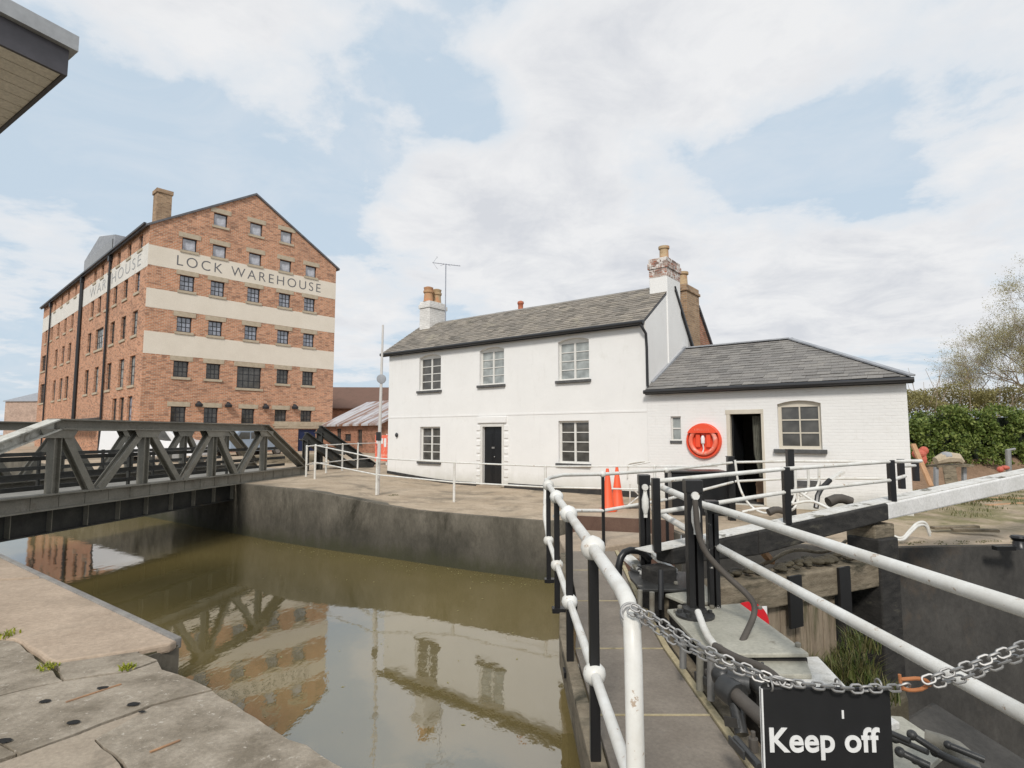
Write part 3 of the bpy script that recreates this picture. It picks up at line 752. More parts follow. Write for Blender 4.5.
for row, dd in wins:
    s = (dd[0] + dd[1]) / 2; wd = dd[1] - dd[0]; big = wd > 1.6
    z0_, z1_ = zrow[row]
    if big: z0_, z1_, W_ = dd[2], dd[3], wd
    else: W_ = .88
    holes.append(rect(s - W_ / 2, s + W_ / 2, z0_, z1_))
    ms = whwin(('g', row, big), W_, z1_ - z0_, 4 if big else (1 if row in ('attic', 'r5') else 3), 3 if big else (1 if row in ('attic', 'r5') else 3), 'glasspale' if row in ('attic', 'r5') else 'glasssky' if row in ('r4', 'r3') else 'glass')
    place_win(ms, WH, (s, REC, z0_))
# door in the gable end
ds0, _ = gw(298, 440); ds1, _ = gw(316, 440); dz = 2.15
holes.append(rect(ds0, ds1, GB + .02, dz))
wall = MB()
wallpoly(wall, [(0, GB - 1), (GW, GB - 1), (GW, EV), (GW / 2, AP), (0, EV)], holes, lambda s, z, d: (s, d, z), REC + .03)
# side wall openings
zB = lambda X, Y: (20 + X / 3.2, 180 + Y / 3.2)
rows_s = {
 's5': ([387, 351, 317, 290, 265, 241, 179, 156, 135, 113], 'r5', .8, 1.0),
 's4': ([376, 338, 305, 279, 254, 231, 167, 145, 123, 102, 84], 'r4', .95, 1.35),
 's3': ([367, 330, 295, 253, 221, 158, 137, 115, 75], 'r3', 1.15, 1.6),
 's2': ([358, 323, 283, 243, 212, 148, 129, 108, 70], 'r2', 1.25, 1.9),
 's1': ([349, 323, 300], 'r1', 1.1, 1.9)}
yref = {'s5': (387, 195, 135, 390), 's4': (376, 328, 123, 478), 's3': (367, 457, 137, 560), 's2': (358, 607, 129, 670), 's1': (349, 740, 300, 744)}
sh = []
for k, (xs, gk, w_, h_) in rows_s.items():
    x0, y0, x1, y1 = yref[k]
    zc = (swl(*zB(x0, y0))[1] + swl(*zB(x1, y1))[1]) / 2
    for i, xx in enumerate(xs):
        yy = y0 + (y1 - y0) * (xx - x0) / (x1 - x0)
        sc_ = swl(*zB(xx, yy))[0]
        ww = w_ * (2.0 if (k == 's3' and xx == 253) or xx == 75 or xx == 70 else 1)
        sh.append(rect(sc_ - ww / 2, sc_ + ww / 2, zc - h_ / 2, zc + h_ / 2))
        pale = (k == 's2' and i in (0, 1, 3, 6, 7)) or (k == 's3' and i in (0, 3))
        ms = whwin((k, ww), ww, h_, 2 if ww < 1.3 else 4, 3, 'glassnet' if pale else ('glass' if i % 3 else 'glasssky'))
        place_win((ms[0], ms[1], None, ms[3]), WH, (REC, sc_, zc - h_ / 2), -PI / 2)
gridwall(wall, 0, SL, GB - 1, EV, sh, lambda s, z, d: (d, s, z), REC + .03)
for i in range(len(wall.f)): pass
wall.add([(GW, 0, GB - 1), (GW, SL, GB - 1), (GW, SL, EV), (GW, 0, EV)], [(0, 1, 2, 3)])
wall.add([(GW, SL, GB - 1), (0, SL, GB - 1), (0, SL, EV), (GW / 2, SL, AP), (GW, SL, EV)], [(0, 1, 2, 3, 4)])
wall.part('wall', 'brick', WH)
# cream bands on the gable, the top one carried round onto the long side
def free_spans(z0_, z1_, hs, L0, L1):
    cuts = sorted((h[0][0] - .0, h[1][0] + .0) for h in hs if h[0][1] < z1_ and h[2][1] > z0_)
    return cuts
for i, (zt_, zb_) in enumerate(bz):
    mb = MB(); hs = [h for h in holes if h[0][1] < zt_ - .01 and h[2][1] > zb_ + .01]
    x = 0.0
    mb.box(-.006, GW + .004, -.012, .02, zb_, zt_) if not hs else None
    if hs:
        lo = max([h[2][1] for h in hs if h[2][1] < (zt_ + zb_) / 2] + [zb_]) + .0; hi = min([h[0][1] for h in hs if h[0][1] > (zt_ + zb_) / 2] + [zt_])
        mb.box(-.006, GW + .004, -.012, .02, lo + .001, hi - .001)
    mb.part('painted_band', 'band', WH)
zt_, zb_ = bz[0]
mb = MB(); mb.box(-.014, .02, .03, SL - .03, zb_ - .1, zt_ + .1); mb.part('painted_band', 'bandworn', WH, label='weathered painted band along the long side')
# flanking joints in band (downpipe / seam)
ls0, _ = gw(*z1(460, 265)); ls1, _ = gw(*z1(885, 350)); zc = (zt_ + zb_) / 2
me = textmesh('LOCK WAREHOUSE', 1.0, 'letter', .006, -.009, 1.3)
o = inst('lettering', me, WH, (ls0, -.016, zc - .33)); xs = [v.co.x for v in me.vertices]; k = (ls1 - ls0) / (max(xs) - min(xs)); o.scale = (k, .95, 1); o.rotation_euler = (R(90), 0, 0)
o['label'] = 'grey LOCK WAREHOUSE lettering on the gable'
a_, _ = swl(*zB(225, 360)); b_, _ = swl(*zB(388, 255))
me2 = textmesh('WAREHOUSE', 1.0, 'letterfade', .006, -.009, 1.25); xs = [v.co.x for v in me2.vertices]
o = inst('lettering', me2, WH, (-.02, a_, zc - .38)); o.rotation_euler = (R(90), 0, -PI / 2); o.scale = ((a_ - b_) / (max(xs) - min(xs)), 1.1, 1); o['label'] = 'faded lettering on the long side'
mb = MB()
for side in (-1, 1):
    ex = (-.25 if side < 0 else GW + .25); r0 = GW / 2; sl_ = (AP - EV) / (GW / 2)
    P = [(ex, -.12, EV - .25 * sl_ + .12), (r0, -.12, AP + .12), (r0, SL + .1, AP + .12), (ex, SL + .1, EV - .25 * sl_ + .12)]
    mb.add(P + [(p[0], p[1], p[2] - .14) for p in P], [(0, 1, 2, 3), (7, 6, 5, 4), (0, 4, 5, 1), (2, 6, 7, 3), (3, 7, 4, 0)])
mb.part('roof', 'slatewh', WH)
mb = MB(); mb.beam((-.3, -.1, EV - .02), (-.3, SL, EV - .02), .14, .12); mb.part('gutter', 'gutter', WH)
for X0, Y0, X1, Y1, wd in ((297, 220, 266, 740, .16), (205, 330, 178, 740, .30), (106, 385, 82, 700, .14)):
    s_, za = swl(*zB(X0, Y0)); s2, zb = swl(*zB(X1, Y1)); s_ = (s_ + s2) / 2
    mb = MB(); mb.tube([(-.12, s_, EV - .1), (-.12, s_, GB)], wd / 2, 8); mb.box(-.25, -.02, s_ - .2, s_ + .2, EV - .55, EV - .2); mb.part('drainpipe', 'gutter', WH, smooth=True)
mb = MB(); mb.box(.55, 1.40, .9, 1.75, EV - .3, 17.35); mb.box(.49, 1.46, .84, 1.81, 17.35, 17.6); mb.part('chimney', 'chimbrick', WH)
# hoist dormer on the long side
a_, _ = swl(112, 262); b_, _ = swl(82, 275)
dm = MB(); dm.add([(.1, a_, EV - .2), (.1, b_, EV - .2), (.1, b_, EV + 1.5), (.1, (a_ + b_) / 2, EV + 2.5), (.1, a_, EV + 1.5), (3.2, a_, EV - .2), (3.2, b_, EV - .2), (3.2, b_, EV + 1.5), (3.2, (a_ + b_) / 2, EV + 2.5), (3.2, a_, EV + 1.5)],
       [(0, 4, 3, 2, 1), (0, 5, 9, 4), (1, 2, 7, 6), (4, 9, 8, 3), (3, 8, 7, 2), (5, 6, 7, 8, 9)])
dmo = dm.part('dormer', 'leadgrey', WH)
g = MB(); g.box(.05, .09, a_ + .5, b_ - .5, EV + .2, EV + 1.3); g.part('dormer_window', 'glass', dmo)
mb = MB(); mb.box(ds0 + .002, ds1 - .002, .1, .14, GB + .02, dz - .002); d_ = mb.part('door', 'bluepaint', WH)
h_ = MB(); h_.ball((ds0 + .15, .08, 1.4), .04); h_.part('handle', 'galv', d_)
mb = MB(); mb.box(gw(274, 428)[0], GW + .02, -.05, .1, dz + .05, dz + .55); mb.part('lintel', 'stone', WH)
for (X_, Y_) in ((525, 690), (612, 692), (722, 697), (808, 698)):
    s_, z_ = gw(*z1(X_, Y_)); mb = MB(); mb.lathe((s_, -.25, z_ - .12), [(.2, -.1), (.24, .05), (.1, .2), (.02, .26)], 14); mb.beam((s_, -.25, z_ + .12), (s_, .02, z_ + .12), .06, .06)
    mb.part('wall_lamp', 'blackframe', WH, smooth=True)
# awning on the long side
a_, za = swl(70, 405); b_, _ = swl(100, 405)
mb = MB(); y0, y1 = min(a_, b_), max(a_, b_); mb.slab([(-1.2, y0, 2.75), (-.01, y0, 3.0), (-.01, y1, 3.0), (-1.2, y1, 2.75)], .12, None); mb.part('awning', 'sill', WH)

# ------------------------------------------------------------------ cottage
CO = D(388, 434, 23.2); CO.z = 0
cu_ = Vector((.793, -.609)).normalized(); crot = math.atan2(cu_.y, cu_.x); cn = Vector((-cu_.y, cu_.x))
CT = thing('cottage', 'white rendered two storey lock cottage with slate roof and black front door', 'house', (CO.x, CO.y, 0), crot)
cf_ = lambda px, py: FAC(CO, cu_, px, py)
CL = cf_(647, 400)[0]; AR = cf_(909, 430)[0]
EZ = 5.05; RY, RZ = 2.1, 6.52; BY, BZ = 3.6, 4.75
def opening(px0, px1, py0, py1):
    m = (px0 + px1) / 2; s0 = cf_(px0, (py0 + py1) / 2)[0]; s1 = cf_(px1, (py0 + py1) / 2)[0]
    return s0, s1, cf_(m, py1)[1], cf_(m, py0)[1]
UP = [opening(419.3, 440.8, 354.4, 390.5), opening(479.6, 504, 347, 384.8), opening(558, 589, 337.6, 380)]
LO = [opening(419.8, 440, 426.7, 461.5), opening(558.5, 589, 420.7, 463.5)]
DR = opening(482.5, 502, 425.5, 486)
DR = (DR[0], DR[1], .02, DR[3])
zu0 = sum(u[2] for u in UP) / 3; zu1 = sum(u[3] for u in UP) / 3
hs = []
winspec = []
for i, u in enumerate(UP): hs.append(archrect(u[0], u[1], u[2], u[3], .1)); winspec.append((u, 'glassnet' if i else 'glass', .1))
for u in LO: hs.append(rect(*u)); winspec.append((u, 'glass', 0))
hs.append(rect(*DR))
wl = MB()
wallpoly(wl, [(0, -.5), (CL, -.5), (CL, EZ), (0, EZ)], hs, lambda s, z, d: (s, d, z), .17)
# gable walls
def gable(x, flip, yy=((0, -.5), (BY, -.5), (BY, BZ), (RY, RZ - .06), (0, EZ))):
    f = tuple(range(5)); wl.add([(x, a, b) for a, b in yy], [f if not flip else f[::-1]])
gable(CL, False); gable(0, True)
wl.add([(0, BY, -.5), (CL, BY, -.5), (CL, BY, BZ), (0, BY, BZ)], [(3, 2, 1, 0)])
# raised quoin pads beside the door, hood above it, string course
wallo = wl.part('wall', 'white', CT)
for side in (-1, 1):
    mb = MB()
    for k in range(8):
        zz_ = .1 + k * .26; w_ = .17; x0 = (DR[0] - .10 - w_) if side < 0 else DR[1] + .10
        mb.box(x0, x0 + w_, -.03, .005, zz_, zz_ + .17)
    mb.part('quoins', 'white', CT, bevel=.01)
mb = MB(); mb.box(DR[0] - .2, DR[1] + .2, -.07, .01, DR[3] + .09, DR[3] + .30); mb.part('door_hood', 'white', CT, bevel=.01)
sz = (cf_(388, 419)[1] + cf_(645, 408.7)[1]) / 2
mb = MB(); mb.box(.01, CL - .01, -.012, .01, sz - .03, sz + .02); mb.part('string_course', 'white', CT)
for u, gl, arch in winspec:
    w_, h_ = u[1] - u[0], u[3] - u[2]
    f, g = window_mesh(w_, h_, 2, 4, 'whitewood', .06, .028, True, arch)
    me_sill = MB(); me_sill.box(-w_ / 2 - .07, w_ / 2 + .07, -.20, 0, -.09, -.002)
    o = inst('window', f, CT, ((u[0] + u[1]) / 2, .11, u[2])); inst('pane', g.mesh('pane', gl), o); s_ = inst('sill', me_sill.mesh('sill', 'sill'), o); addbevel(s_, .008)
# door: frame, two leaves, threshold
df = MB(); w_ = DR[1] - DR[0]
df.box(DR[0] - .08, DR[0] + .004, -.02, .06, .03, DR[3] + .05); df.box(DR[1] - .004, DR[1] + .08, -.02, .06, .03, DR[3] + .05); df.box(DR[0] + .004, DR[1] - .004, -.02, .06, DR[3] - .04, DR[3] + .05)
df.part('door_frame', 'whitewood', CT, bevel=.006)
dd = MB(); xm = (DR[0] + DR[1]) / 2
for a, b in ((DR[0] + .004, xm - .004), (xm + .004, DR[1] - .004)):
    dd.box(a, b, .11, .15, .06, DR[3] - .04)
    for c_, d_ in ((.16, .72), (.82, 1.86)): 
        dd.box(a + .05, b - .05, .10, .112, c_, d_); dd.box(a + .085, b - .085, .092, .102, c_ + .05, d_ - .05)
do = dd.part('door', 'blackdoor', CT, bevel=.004)
h_ = MB(); h_.ball((xm + .04, .08, 1.02), .025); h_.box(xm - .09, xm + .03, .085, .1, 1.3, 1.36); h_.part('handle', 'galv', do, smooth=True)
mb = MB(); mb.box(DR[0] - .1, DR[1] + .1, -.22, .16, -.3, .055); mb.part('doorstep', 'concrete', CT, bevel=.01)
mb = MB()
P0 = [(0.0, .3), (3.0, .07), (DR[0] - .13, 0)]
def ground_z_local(s, y=0):
    p = Vector((CO.x, CO.y)) + cu_ * s + cn * y; return zf(p.x, p.y)
sset = [0, .7, 1.4, 2.1, 2.8, 3.4, 4.0, DR[0] - .11]
for a, b in zip(sset, sset[1:]):
    mb.add([(a, -.02, -.3), (b, -.02, -.3), (b, -.02, ground_z_local(b) + .12), (a, -.02, ground_z_local(a) + .12), (a, .0, ground_z_local(a) + .12), (b, .0, ground_z_local(b) + .12)], [(0, 1, 2, 3), (3, 2, 5, 4)])
mb.box(DR[1] + .11, CL, -.02, .01, -.3, .17)
mb.part('plinth', 'plinth', CT)
# roof
L0 = -.28; LR = CL + .005
sv = Vector((0, RY + .12, RZ - EZ + .02)); sl_len = sv.length; V = sv.normalized(); N = Vector((0, -V.z, V.y))
rf = MB()
e0 = Vector((0, -.14, EZ + .0))
def under(mb, pts, th=.05): mb.slab(pts, th, None)
under(rf, [(L0, e0.y, e0.z + .01), (LR, e0.y, e0.z + .01), (LR, RY, RZ), (L0, RY, RZ)], .06)
under(rf, [(L0, RY, RZ), (LR, RY, RZ), (LR, BY + .12, BZ - .06), (L0, BY + .12, BZ - .06)], .06)
ro = rf.part('roof', 'slatewh', CT)
mb = MB(); nrow = int(sl_len / .165) + 1
slates(mb, e0 + V * -.03, (1, 0, 0), V, N, nrow, sl_len / nrow, .27, lambda v: (L0 - .01, LR + .01))
mb.part('slates', 'slate', ro)
mb = MB(); 
for i in range(25):
    a = L0 + (LR - L0) * i / 25; b = L0 + (LR - L0) * (i + 1) / 25 - .008
    j = random.uniform(-.006, .006); mb.add([(a, RY - .15, RZ - .05 + j), (b, RY - .15, RZ - .05 + j), (b, RY, RZ + .055 + j), (a, RY, RZ + .055 + j), (a, RY + .15, RZ - .08 + j), (b, RY + .15, RZ - .08 + j)], [(0, 1, 2, 3), (3, 2, 5, 4), (0, 3, 4), (1, 5, 2)])
mb.part('ridge_tiles', 'ridge', ro)
mb = MB(); mb.tube([(L0 - .02, -.20, EZ - .06), (CL + .02, -.20, EZ - .06)], .065, 10); mb.beam((L0, -.13, EZ - .07), (CL, -.13, EZ - .07), .03, .16); mb.part('gutter', 'gutter', CT, smooth=True)
mb = MB(); zb = cf_(648, 390)[1] + .1
mb.tube([(CL - .06, -.2, EZ - .12), (CL + .02, -.16, EZ - .3), (CL + .06, -.08, EZ - .42), (CL + .06, -.08, zb)], .04, 10, True, 1); mb.part('drainpipe', 'gutter', CT, smooth=True)
# chimneys with their pots
ch = MB(); ch.box(CL - .56, CL + .035, 1.58, 2.66, 3.2, 6.98); co1 = ch.part('chimney', 'white', CT, bevel=.02, label='white chimney stack at the right gable with bare brick head')
c2_ = MB(); c2_.box(CL - .565, CL + .04, 1.575, 2.665, 6.72, 7.0); c2_.box(CL - .60, CL + .075, 1.54, 2.70, 7.0, 7.2); c2_.box(CL - .57, CL + .045, 1.57, 2.67, 7.2, 7.34); c2_.part('chimney_head', 'flakechim', co1, bevel=.012)
pt = MB(); pt.lathe((CL - .26, 2.1, 7.34), [(.17, 0), (.145, .03), (.14, .40), (.175, .42), (.175, .50), (.12, .5)], 14); pt.part('pot', 'pot', co1, smooth=True)
ch = MB(); ch.box(.02, .62, 1.6, 2.62, 5.4, 7.15); ch.box(-.02, .66, 1.56, 2.66, 7.15, 7.33); ch.box(.02, .62, 1.6, 2.62, 7.33, 7.45); co2 = ch.part('chimney', 'whitechim', CT, bevel=.02, label='white chimney stack at the left gable with two clay pots')
for yy in (1.82, 2.32):
    pt = MB(); pt.lathe((.32, yy, 7.45), [(.24, 0), (.20, .06), (.18, .36), (.22, .40), (.22, .48), (.18, .50), (.21, .62), (.11, .66)], 14); pt.part('pot', 'potorange' if yy < 2 else 'pot', co2, smooth=True)
# back-slope vent pot (centre)
sm, zm = FAC(CO + Vector((cn.x, cn.y, 0)) * 2.5, cu_, 521, 300)
pt = MB(); pt.box(sm - .22, sm + .22, 2.35, 2.75, 5.9, 6.62); co3 = pt.part('chimney', 'pot', CT, label='low stub with a small red pot behind the ridge')
pt = MB(); pt.lathe((sm - .02, 2.5, 6.62), [(.12, 0), (.1, .05), (.1, .22), (.13, .26), (.12, .34), (.04, .38)], 12); pt.part('pot', 'potred', co3, smooth=True)
# bell / wall light at left
mb = MB(); s_, z_ = cf_(397.5, 435); mb.lathe((s_, -.05, z_ - .08), [(.03, 0), (.06, .04), (.06, .12), (.02, .17)], 10); mb.part('wall_lamp', 'blackframe', CT, smooth=True)

# antenna
pb = Vector((CO.x, CO.y, 0)) + Vector((cu_.x, cu_.y, 0)) * .75 + Vector((cn.x, cn.y, 0)) * 2.2
pb = Vector((D(445.5, 300, pb.y).x, pb.y, 0)); zt_ = D(445.5, 264, pb.y).z
an = thing('tv_antenna', 'thin grey television aerial on a pole beside the left cottage chimney', 'antenna', (pb.x, pb.y, RZ))
mb = MB(); mb.tube([(0, 0, -.1), (0, 0, zt_ - RZ)], .022, 8); mb.part('pole', 'leadpole', an)
mb = MB(); zz_ = zt_ - RZ; mb.beam((-.58, 0, zz_ + .06), (.62, .1, zz_ - .06), .025, .025)
for k in range(11):
    t = k / 10; x = -.55 + 1.15 * t; zc_ = zz_ + .06 - .12 * t; l_ = .16 - .07 * t; mb.beam((x, -l_, zc_ - l_ * .2), (x, l_, zc_ + l_ * .2), .008, .008)
for s_ in (-1, 1): mb.beam((-.55, 0, zz_ + .06), (-.38, 0, zz_ + .06 + s_ * .25), .012, .012); mb.beam((-.38, -.1, zz_ + .06 + s_ * .25), (-.38, .1, zz_ + .06 + s_ * .25), .01, .01)
mb.beam((-.25, 0, zz_ - .08), (.0, 0, zz_ + .01), .012, .012); mb.beam((.2, 0, zz_ - .1), (.0, 0, zz_ + .01), .012, .012)
mb.part('aerial_boom', 'leadpole', an)

# rear brick range with its chimney
RB = thing('brick_house', 'brick range behind the cottage with a tall brick chimney', 'house', (CO.x, CO.y, 0), crot)
mb = MB(); gx = CL - .05
prof = [(3.4, -.3), (6.7, -.3), (6.7, 4.1), (4.5, 6.2), (3.4, 5.6)]
mb.add([(gx, a, b) for a, b in prof] + [(6.5, a, b) for a, b in prof], [(0, 1, 2, 3, 4), (9, 8, 7, 6, 5), (1, 6, 7, 2), (0, 4, 9, 5)]); 
mb.part('wall', 'redbrick', RB)
mb = MB(); mb.slab([(gx + .08, 4.45, 6.3), (6.4, 4.45, 6.3), (6.4, 6.85, 4.05), (gx + .08, 6.85, 4.05)], .1, None); mb.part('roof', 'slatewh', RB)
mb = MB(); mb.add([(CL + .02, RY + .05, RZ - .02), (CL + .09, RY + .05, RZ - .02), (CL + .09, BY + .3, BZ - .3), (CL + .02, BY + .3, BZ - .3), (CL + .02, RY + .05, RZ - .14), (CL + .09, RY + .05, RZ - .14), (CL + .09, BY + .3, BZ - .44), (CL + .02, BY + .3, BZ - .44)], [(0, 1, 2, 3), (1, 5, 6, 2), (4, 0, 3, 7), (7, 6, 5, 4)]); mb.part('bargeboard', 'gutter', CT)
mb = MB(); mb.box(gx - .6, gx + .05, 3.3, 4.5, 4.6, 6.6); mb.box(gx - .64, gx + .09, 3.26, 4.54, 6.6, 6.7); mb.box(gx - .6, gx + .05, 3.3, 4.5, 6.7, 6.85); rc = mb.part('chimney', 'chimbrick', RB, bevel=.015)
mb = MB(); mb.lathe((gx - .27, 3.8, 6.85), [(.21, 0), (.18, .05), (.16, .42), (.21, .45), (.21, .53), (.14, .53)], 14); mb.part('pot', 'pot', rc, smooth=True)

# ------------------------------------------------------------------ annex (single storey)
AX = thing('outbuilding', 'single storey white painted brick annex with hipped slate roof and an open doorway', 'outbuilding', (CO.x, CO.y, 0), crot)
AZ = (cf_(648, 391.6)[1] + cf_(909, 378)[1]) / 2; AD = 5.86
BW2 = opening(777.8, 821.5, 400.3, 449.2); SW = opening(670.8, 681, 416.3, 440.5); AD_ = opening(729, 763.5, 413.8, 492); AD_ = (AD_[0], AD_[1], .03, AD_[3])
mb = MB(); wallpoly(mb, [(CL + .003, -.5), (AR, -.5), (AR, AZ), (CL + .003, AZ)], [archrect(*BW2, .08), rect(*SW), rect(*AD_)], lambda s, z, d: (s, d, z), .17)
ARb = AR - .75
mb.add([(AR, 0, -.5), (ARb, AD, -.5), (ARb, AD, AZ), (AR, 0, AZ)], [(0, 1, 2, 3)])
mb.add([(CL, AD, -.5), (ARb, AD, -.5), (ARb, AD, AZ), (CL, AD, AZ)], [(3, 2, 1, 0)])
mb.part('wall', 'whitebrick', AX)
# dark room behind the open door
mb = MB(); a, b = AD_[0] - .3, AD_[1] + .5; mb.add([(a, .175, 0.02), (b, .175, .02), (b, 2.4, .02), (a, 2.4, .02), (a, .175, 2.4), (b, .175, 2.4), (b, 2.4, 2.4), (a, 2.4, 2.4)], [(0, 1, 2, 3), (7, 6, 5, 4), (3, 2, 6, 7), (0, 3, 7, 4), (2, 1, 5, 6)]); mb.part('interior', 'dark', AX)
f, g = window_mesh(BW2[1] - BW2[0], BW2[3] - BW2[2], 2, 3, 'creamwood', .075, .03, False, .08)
o = inst('window', f, AX, ((BW2[0] + BW2[1]) / 2, .09, BW2[2])); inst('pane', g.mesh('pane', 'glass'), o)
mb = MB(); w_ = BW2[1] - BW2[0]; mb.box(-w_ / 2 - .10, w_ / 2 + .10, -.19, 0, -.10, -.002); s_ = inst('sill', mb.mesh('sill', 'sill'), o); addbevel(s_, .008)
f, g = window_mesh(SW[1] - SW[0], SW[3] - SW[2], 1, 2, 'whitewood', .035, .04)
o = inst('window', f, AX, ((SW[0] + SW[1]) / 2, .06, SW[2])); inst('pane', g.mesh('pane', 'glassnet'), o)
mb = MB(); w_ = SW[1] - SW[0]; mb.box(-w_ / 2 - .02, w_ / 2 + .02, -.09, 0, -.08, -.002); inst('sill', mb.mesh('sill', 'sill'), o)
mb = MB(); mb.box(AD_[0] - .04, AD_[0] + .05, -.015, .12, .03, AD_[3]); mb.box(AD_[1] - .03, AD_[1] + .03, -.015, .12, .03, AD_[3]); mb.box(AD_[0] - .06, AD_[1] + .03, -.02, .12, AD_[3] - .002, AD_[3] + .11)
mb.part('door_frame', 'creamwood', AX, bevel=.005)
mb = MB(); mb.box(AD_[0] + .05, AD_[0] + .09, .14, .95, .05, AD_[3] - .02); mb.part('door', 'blackdoor', AX)
HR = 2.93; ridz = 4.56
def hipz(y): return AZ + (ridz - AZ) * y / HR
rf = MB(); e = .16
EVL = [(CL + .02, -e, AZ + .02), (AR + .12, -e, AZ + .02), (AR - HR, HR, ridz), (CL + .02, HR, ridz)]
under(rf, EVL, .06)
under(rf, [(AR + .12, -e, AZ + .02), (ARb - .25, AD + e, AZ + .02), (AR - HR, HR, ridz)], .06)
under(rf, [(CL + .02, HR, ridz), (AR - HR, HR, ridz), (ARb - .25, AD + e, AZ + .02), (CL + .02, AD + e, AZ + .02)], .06)
ro = rf.part('roof', 'slatewh', AX)
sv = Vector((0, HR + e, ridz - AZ - .02)); sl_len = sv.length; V = sv.normalized(); N = Vector((0, -V.z, V.y)); nrow = int(sl_len / .2)
mb = MB(); slates(mb, Vector((0, -e, AZ + .02)), (1, 0, 0), V, N, nrow, sl_len / nrow, .30, lambda v: (CL + .03, AR + .10 - (HR + .12) * v / sl_len)); mb.part('slates', 'slate2', ro)
mb = MB()
p, q = Vector((AR + .12, -e, AZ + .06)), Vector((AR - HR, HR, ridz + .04))
mb.beam(p, q, .18, .045); mb.beam(q, (CL + .02, HR, ridz + .04), .2, .045); mb.beam(q, (ARb - .25, AD + e, AZ + .05), .2, .045)
mb.part('ridge_tiles', 'leadgrey', ro, bevel=.01)
mb = MB(); mb.tube([(CL + .0, -e - .05, AZ - .04), (AR + .16, -e - .05, AZ - .04)], .06, 10); mb.beam((CL + .01, -e + .03, AZ - .05), (AR + .14, -e + .03, AZ - .05), .03, .13); mb.part('gutter', 'gutter', AX)
mb = MB(); mb.beam((CL + .05, .3, AZ + .25), (CL + .05, HR, ridz + .05), .08, .10); mb.part('flashing', 'leadgrey', AX)

mb = MB()
for k in range(14):
    a = AD_[1] - .02 - k * .022; mb.tube([(a, .30 + .02 * (k % 2), AD_[3] - .05), (a + .01, .31 + .03 * (k % 2), 1.3), (AD_[1] - .02 - k * .012, .3 + .02 * (k % 2), .7)], .02, 6)
mb.part('curtain', surf('dull_green_curtain', (.10, .10, .08), (.15, .15, .12), 6, .9), AX, smooth=True)
mb = MB(); mb.box(AD_[0] + .15, AD_[1] + .3, 2.0, 2.3, 1.15, 1.19); mb.box(AD_[0] + .15, AD_[1] + .3, 2.0, 2.3, 1.65, 1.69); mb.part('shelf', 'oldwood', AX)
mb = MB()
for k in range(6): mb.lathe((AD_[0] + .25 + k * .13, 2.12, 1.19), [(.04, 0), (.04, .12), (.02, .17)], 8)
mb.part('jars', 'whitem', AX)
# items on / by the annex wall
def cpt(s, y, z): return Vector((CO.x + cu_.x * s + cn.x * y, CO.y + cu_.y * s + cn.y * y, z))
s_, z_ = cf_(704.2, 441)
LB = thing('lifebuoy', 'round red lifebuoy housing with faded ring, mounted on the white annex wall', 'lifebuoy', cpt(s_, 0, z_), crot)
Mx = Matrix.Rotation(R(90), 4, 'X'); rr = .47
mb = MB(); mb.lathe((0, -.03, 0), [(rr, -.03), (rr + .005, .02), (rr - .02, .06), (rr - .05, .06), (rr - .06, .0), (.02, .0)], 40, Mx); mb.part('housing', 'orange', LB, smooth=True)
mb = MB(); mb.torus((0, -.09, 0), .33, .058, Mx, 40, 12); mb.part('ring', 'orangepale', LB, smooth=True)
mb = MB(); pts = []
for i in range(19):
    a = R(28) + R(124) * i / 18; pts.append((.455 * math.cos(a), .455 * math.sin(a)))
n_ = len(pts); mb.add([(x, -.16, z) for x, z in pts] + [(x, -.03, z) for x, z in pts], [tuple(range(n_))[::-1]] + [(i, i + 1, i + 1 + n_, i + n_) for i in range(n_ - 1)] + [(n_ - 1, 0, n_, 2 * n_ - 1)])
hd = mb.part('hood', 'orange', LB)
me = textmesh('LIFEBUOY', .085, 'orangepale', .002, 0, 1.1, 'CENTER'); o = inst('lettering', me, hd, (0, -.163, .27)); o.rotation_euler = (R(90), 0, 0)
mb = MB(); mb.lathe((0, -.1, .04), [(.02, -.13), (.05, -.10), (.055, .03), (.035, .09), (.01, .11)], 12); mb.tube([(0, -.1, -.08), (.015, -.1, -.2), (-.01, -.11, -.3)], .018, 8); mb.part('throw_bag', 'signwhite', LB, smooth=True)
for sx in (-1, 1):
    mb = MB(); mb.box(sx * .14 - .06, sx * .14 + .06, -.10, -.035, -.17, .2); mb.part('bracket', 'orange', LB, bevel=.02)

BB = cpt(cf_(671, 470)[0], 0, 0)
pA, pB = D(671.5, 471, 13.0), D(726, 471, 13.0)
bx = thing('storage_box', 'low matt black storage bin standing below the lifebuoy', 'storage box', (pA.x, 13.0, 0), R(-4))
mb = MB(); w_ = pB.x - pA.x; mb.box(0, w_, 0, .7, .0, pA.z - .05); mb.part('body', 'blackdoor', bx, bevel=.015)
mb = MB(); mb.box(-.02, w_ + .02, -.03, .73, pA.z - .048, pA.z); mb.part('lid', 'blackm', bx, bevel=.01)
mb = MB(); p = cpt(cf_(756, 480)[0], .9, 0); mb.box(-.2, .2, -.15, .15, .02, .62); mb.box(-.21, .21, -.16, .16, .45, .50); o = mb.part('cardboard_box', 'card'); o.location = p; o.rotation_euler.z = crot; tag(o, 'brown cardboard box inside the dark annex doorway', 'box')

